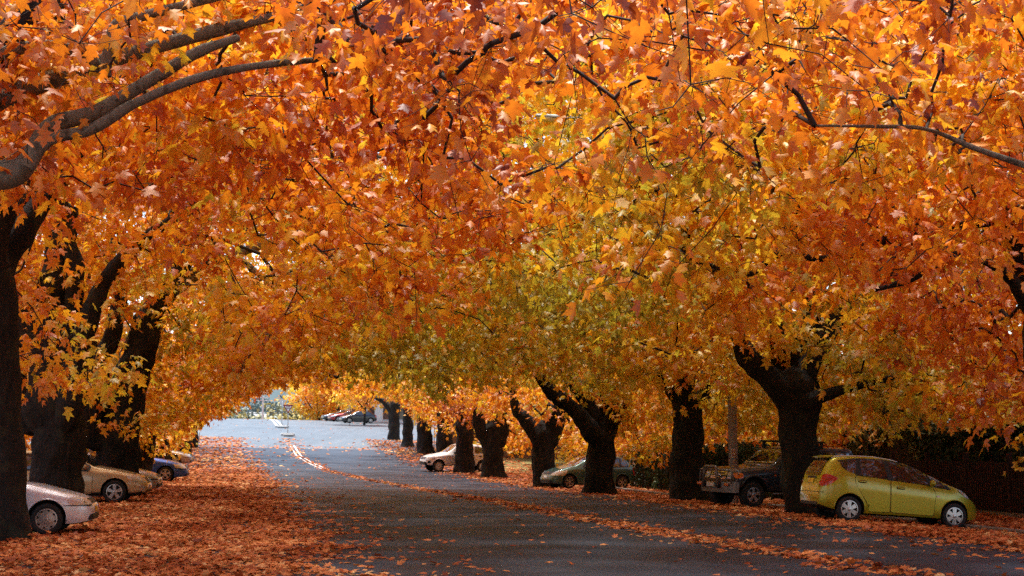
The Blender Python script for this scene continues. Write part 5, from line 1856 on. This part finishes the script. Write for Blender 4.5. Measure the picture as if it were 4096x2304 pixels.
house('weatherboard_house', 'pale house with upright windows beyond the crossing at the right', at_g(400, 208), 208, R(10), 22, 9, 3.4, 'whitewall', [(-9 + 2.2 * k, 1.7, 1.1, 1.9) for k in range(9)])
house('far_house', 'low roofed house in the valley left of the signs', at_g(255, 300), 300, R(-6), 9, 8, 2.6, 'brick', [(-3, 1.6, 1.6, 1.2), (2.5, 1.6, 1.6, 1.2)], rh=2.2).location.z += 8.5
bm = bmesh.new()
o = thing('power_pole', 'pale power pole with crossarms in the valley left of the signs', 'utility pole', (at_g(262, 250), 250, gz(at_g(262, 250), 250)))
add_tube(bm, [(0, 0, 0), (0, 0, 9.6)], .16, 8)
bm_obj('pole', bm, M['plate_white'], o)
for z in (8.9, 9.4):
    bm = bmesh.new()
    add_box(bm, (0, -.2, z), (2.4, .14, .14))
    bm_obj('crossarm', bm, M['plate_white'], o)

# ------------------------------------------------------------------ fallen leaves
def litter():
    out = []
    nzl, nzl2 = Nz(2.6, 71, 2), Nz(.8, 72, 2)
    for (s0, s1, dens, size) in ((14, 30, 190, .135), (30, 46, 125, .145), (46, 66, 70, .17), (66, 92, 34, .22), (92, 128, 16, .29)):
        n = int((s1 - s0) * 34 * dens)
        s, t = RNG.uniform(s0, s1, n), RNG.uniform(-13, 21, n)
        P = np.stack([s, t], -1)
        wob = .45 * nzl(P) + .18 * nzl2(P)
        el = np.interp(s, [14, 34, 60, 97, 115], [1.15, 1.3, 1.5, 1.7, .7]) + wob * .6
        er = np.interp(s, [22, 42, 78, 100, 130], [12.2, 12.7, 13.2, 12.3, 10.8]) - wob * .5
        tc = np.interp(s, [18, 32, 66, 90, 108, 131], [8.5, 7.9, 7.2, 5.6, 4.6, 4.4])
        cov = lambda d: 1 / (1 + np.exp(np.clip(d, -30, 30) * 3.0))
        full = np.maximum(cov(t - el), cov(er - t))
        full = np.maximum(full, .30 * np.exp(-np.maximum(t - el, 0) / .9)) 
        full = np.maximum(full, .30 * np.exp(-np.maximum(er - t, 0) / .7))
        thin = np.clip(.62 + .5 * nzl2(P * .7), .15, 1)
        wid = np.interp(s, [18, 60, 108, 131], [.42, .34, .5, 1.0])
        cen = .75 * np.exp(-((t - tc - .12 * wob) / wid) ** 2) * np.clip(.75 + .6 * nzl2(P), .1, 1)
        scat = .0032 + .012 * (s > 90) + .010 * np.exp(-((t - tc) / 1.6) ** 2)
        pr = np.maximum(np.maximum(full * np.where(full > .5, .55 + .45 * thin, thin), cen), scat)
        X, Y = xy(s, t)
        keep = (RNG.random(n) < pr) & (np.abs(X) < .37 * Y + 1.0) & (Y > 15)
        s, t, pr = s[keep], t[keep], pr[keep]
        X, Y = xy(s, t)
        z = hst(s, t) + .025 + RNG.exponential(.018, len(s)) * pr
        out.append((np.stack([X, Y, z], -1), np.full(len(s), size)))
    # drifted across the crossing and along its near edge
    n = 700
    s, t = RNG.normal(117.2, .8, n), RNG.uniform(-8, 15, n)
    k = RNG.random(n) < np.clip(.55 + .5 * nzl(np.stack([s, t * .5], -1)), 0, 1)
    X, Y = xy(s[k], t[k])
    out.append((np.stack([X, Y, hst(s[k], t[k]) + .03], -1), np.full(k.sum(), .24)))
    n = 2600
    s, t = RNG.uniform(116, 190, n), RNG.uniform(-12, 24, n)
    k = RNG.random(n) < np.maximum(.25, .9 * (t > 17)) * np.where(s < 122, 1, .5)
    X, Y = xy(s[k], t[k])
    out.append((np.stack([X, Y, hst(s[k], t[k]) + .03], -1), np.full(k.sum(), .24)))
    C = np.concatenate([o[0] for o in out])
    S = np.concatenate([o[1] for o in out])
    n = len(C)
    print('litter', n)
    az = RNG.uniform(0, 6.283, n)
    T = np.stack([np.cos(az), np.sin(az), RNG.normal(0, .18, n)], -1)
    N = np.array([0, 0, 1.0]) + RNG.normal(size=(n, 3)) * .30
    S = S * RNG.uniform(.6, 1.2, n)
    nt = Nz(4, 75)
    tint = np.clip(.52 + .10 * nt(C) + RNG.normal(0, .2, n), 0, 1)
    cr = RNG.uniform(-.3, 1.5, n)
    d = np.linalg.norm(C, axis=1)
    o = leaf_mesh('fallen_leaves', C, unit(T), unit(N), S, tint, M['litter'], None, 1, curl=cr, dist=d + 8)
    return tag(o, 'carpet of fallen orange plane leaves over the verges and street', 'fallen leaves', kind='stuff')
litter()

# ------------------------------------------------------------------ daylight
SUN_EL, SUN_AZ = R(73), R(-25)                  # high over the street, a little ahead
w = bpy.data.worlds.new('World')
sc.world = w
w.use_nodes = True
nt = w.node_tree
sky = nt.nodes.new('ShaderNodeTexSky')
sky.sky_type = 'NISHITA'
sky.sun_disc = False
sky.sun_elevation = SUN_EL
sky.sun_rotation = SUN_AZ
sky.dust_density = 1.5
sky.air_density = 1.0
sky.ozone_density = 1.0
bg = nt.nodes['Background']
bg.inputs['Strength'].default_value = .15
nt.links.new(sky.outputs['Color'], bg.inputs['Color'])
sd = bpy.data.lights.new('sun', 'SUN')
sd.energy = 4.4
sd.angle = R(9)
sd.color = (1, .955, .87)
so = bpy.data.objects.new('sun', sd)
COL.objects.link(so)
dv = Vector((math.sin(SUN_AZ) * math.cos(SUN_EL), math.cos(SUN_AZ) * math.cos(SUN_EL), math.sin(SUN_EL)))
so.rotation_euler = dv.to_track_quat('Z', 'Y').to_euler()
so.location = (0, 0, 40)

vs = sc.view_settings
vs.view_transform = 'Standard'
vs.look = 'None'
vs.exposure = 1.25
vs.gamma = 1.0
cy = sc.cycles
cy.max_bounces = 14
cy.diffuse_bounces = 6
cy.glossy_bounces = 4
cy.transmission_bounces = 8
cy.transparent_max_bounces = 8
cy.caustics_reflective = False
cy.caustics_refractive = False
cy.sample_clamp_indirect = 4
cy.use_denoising = False
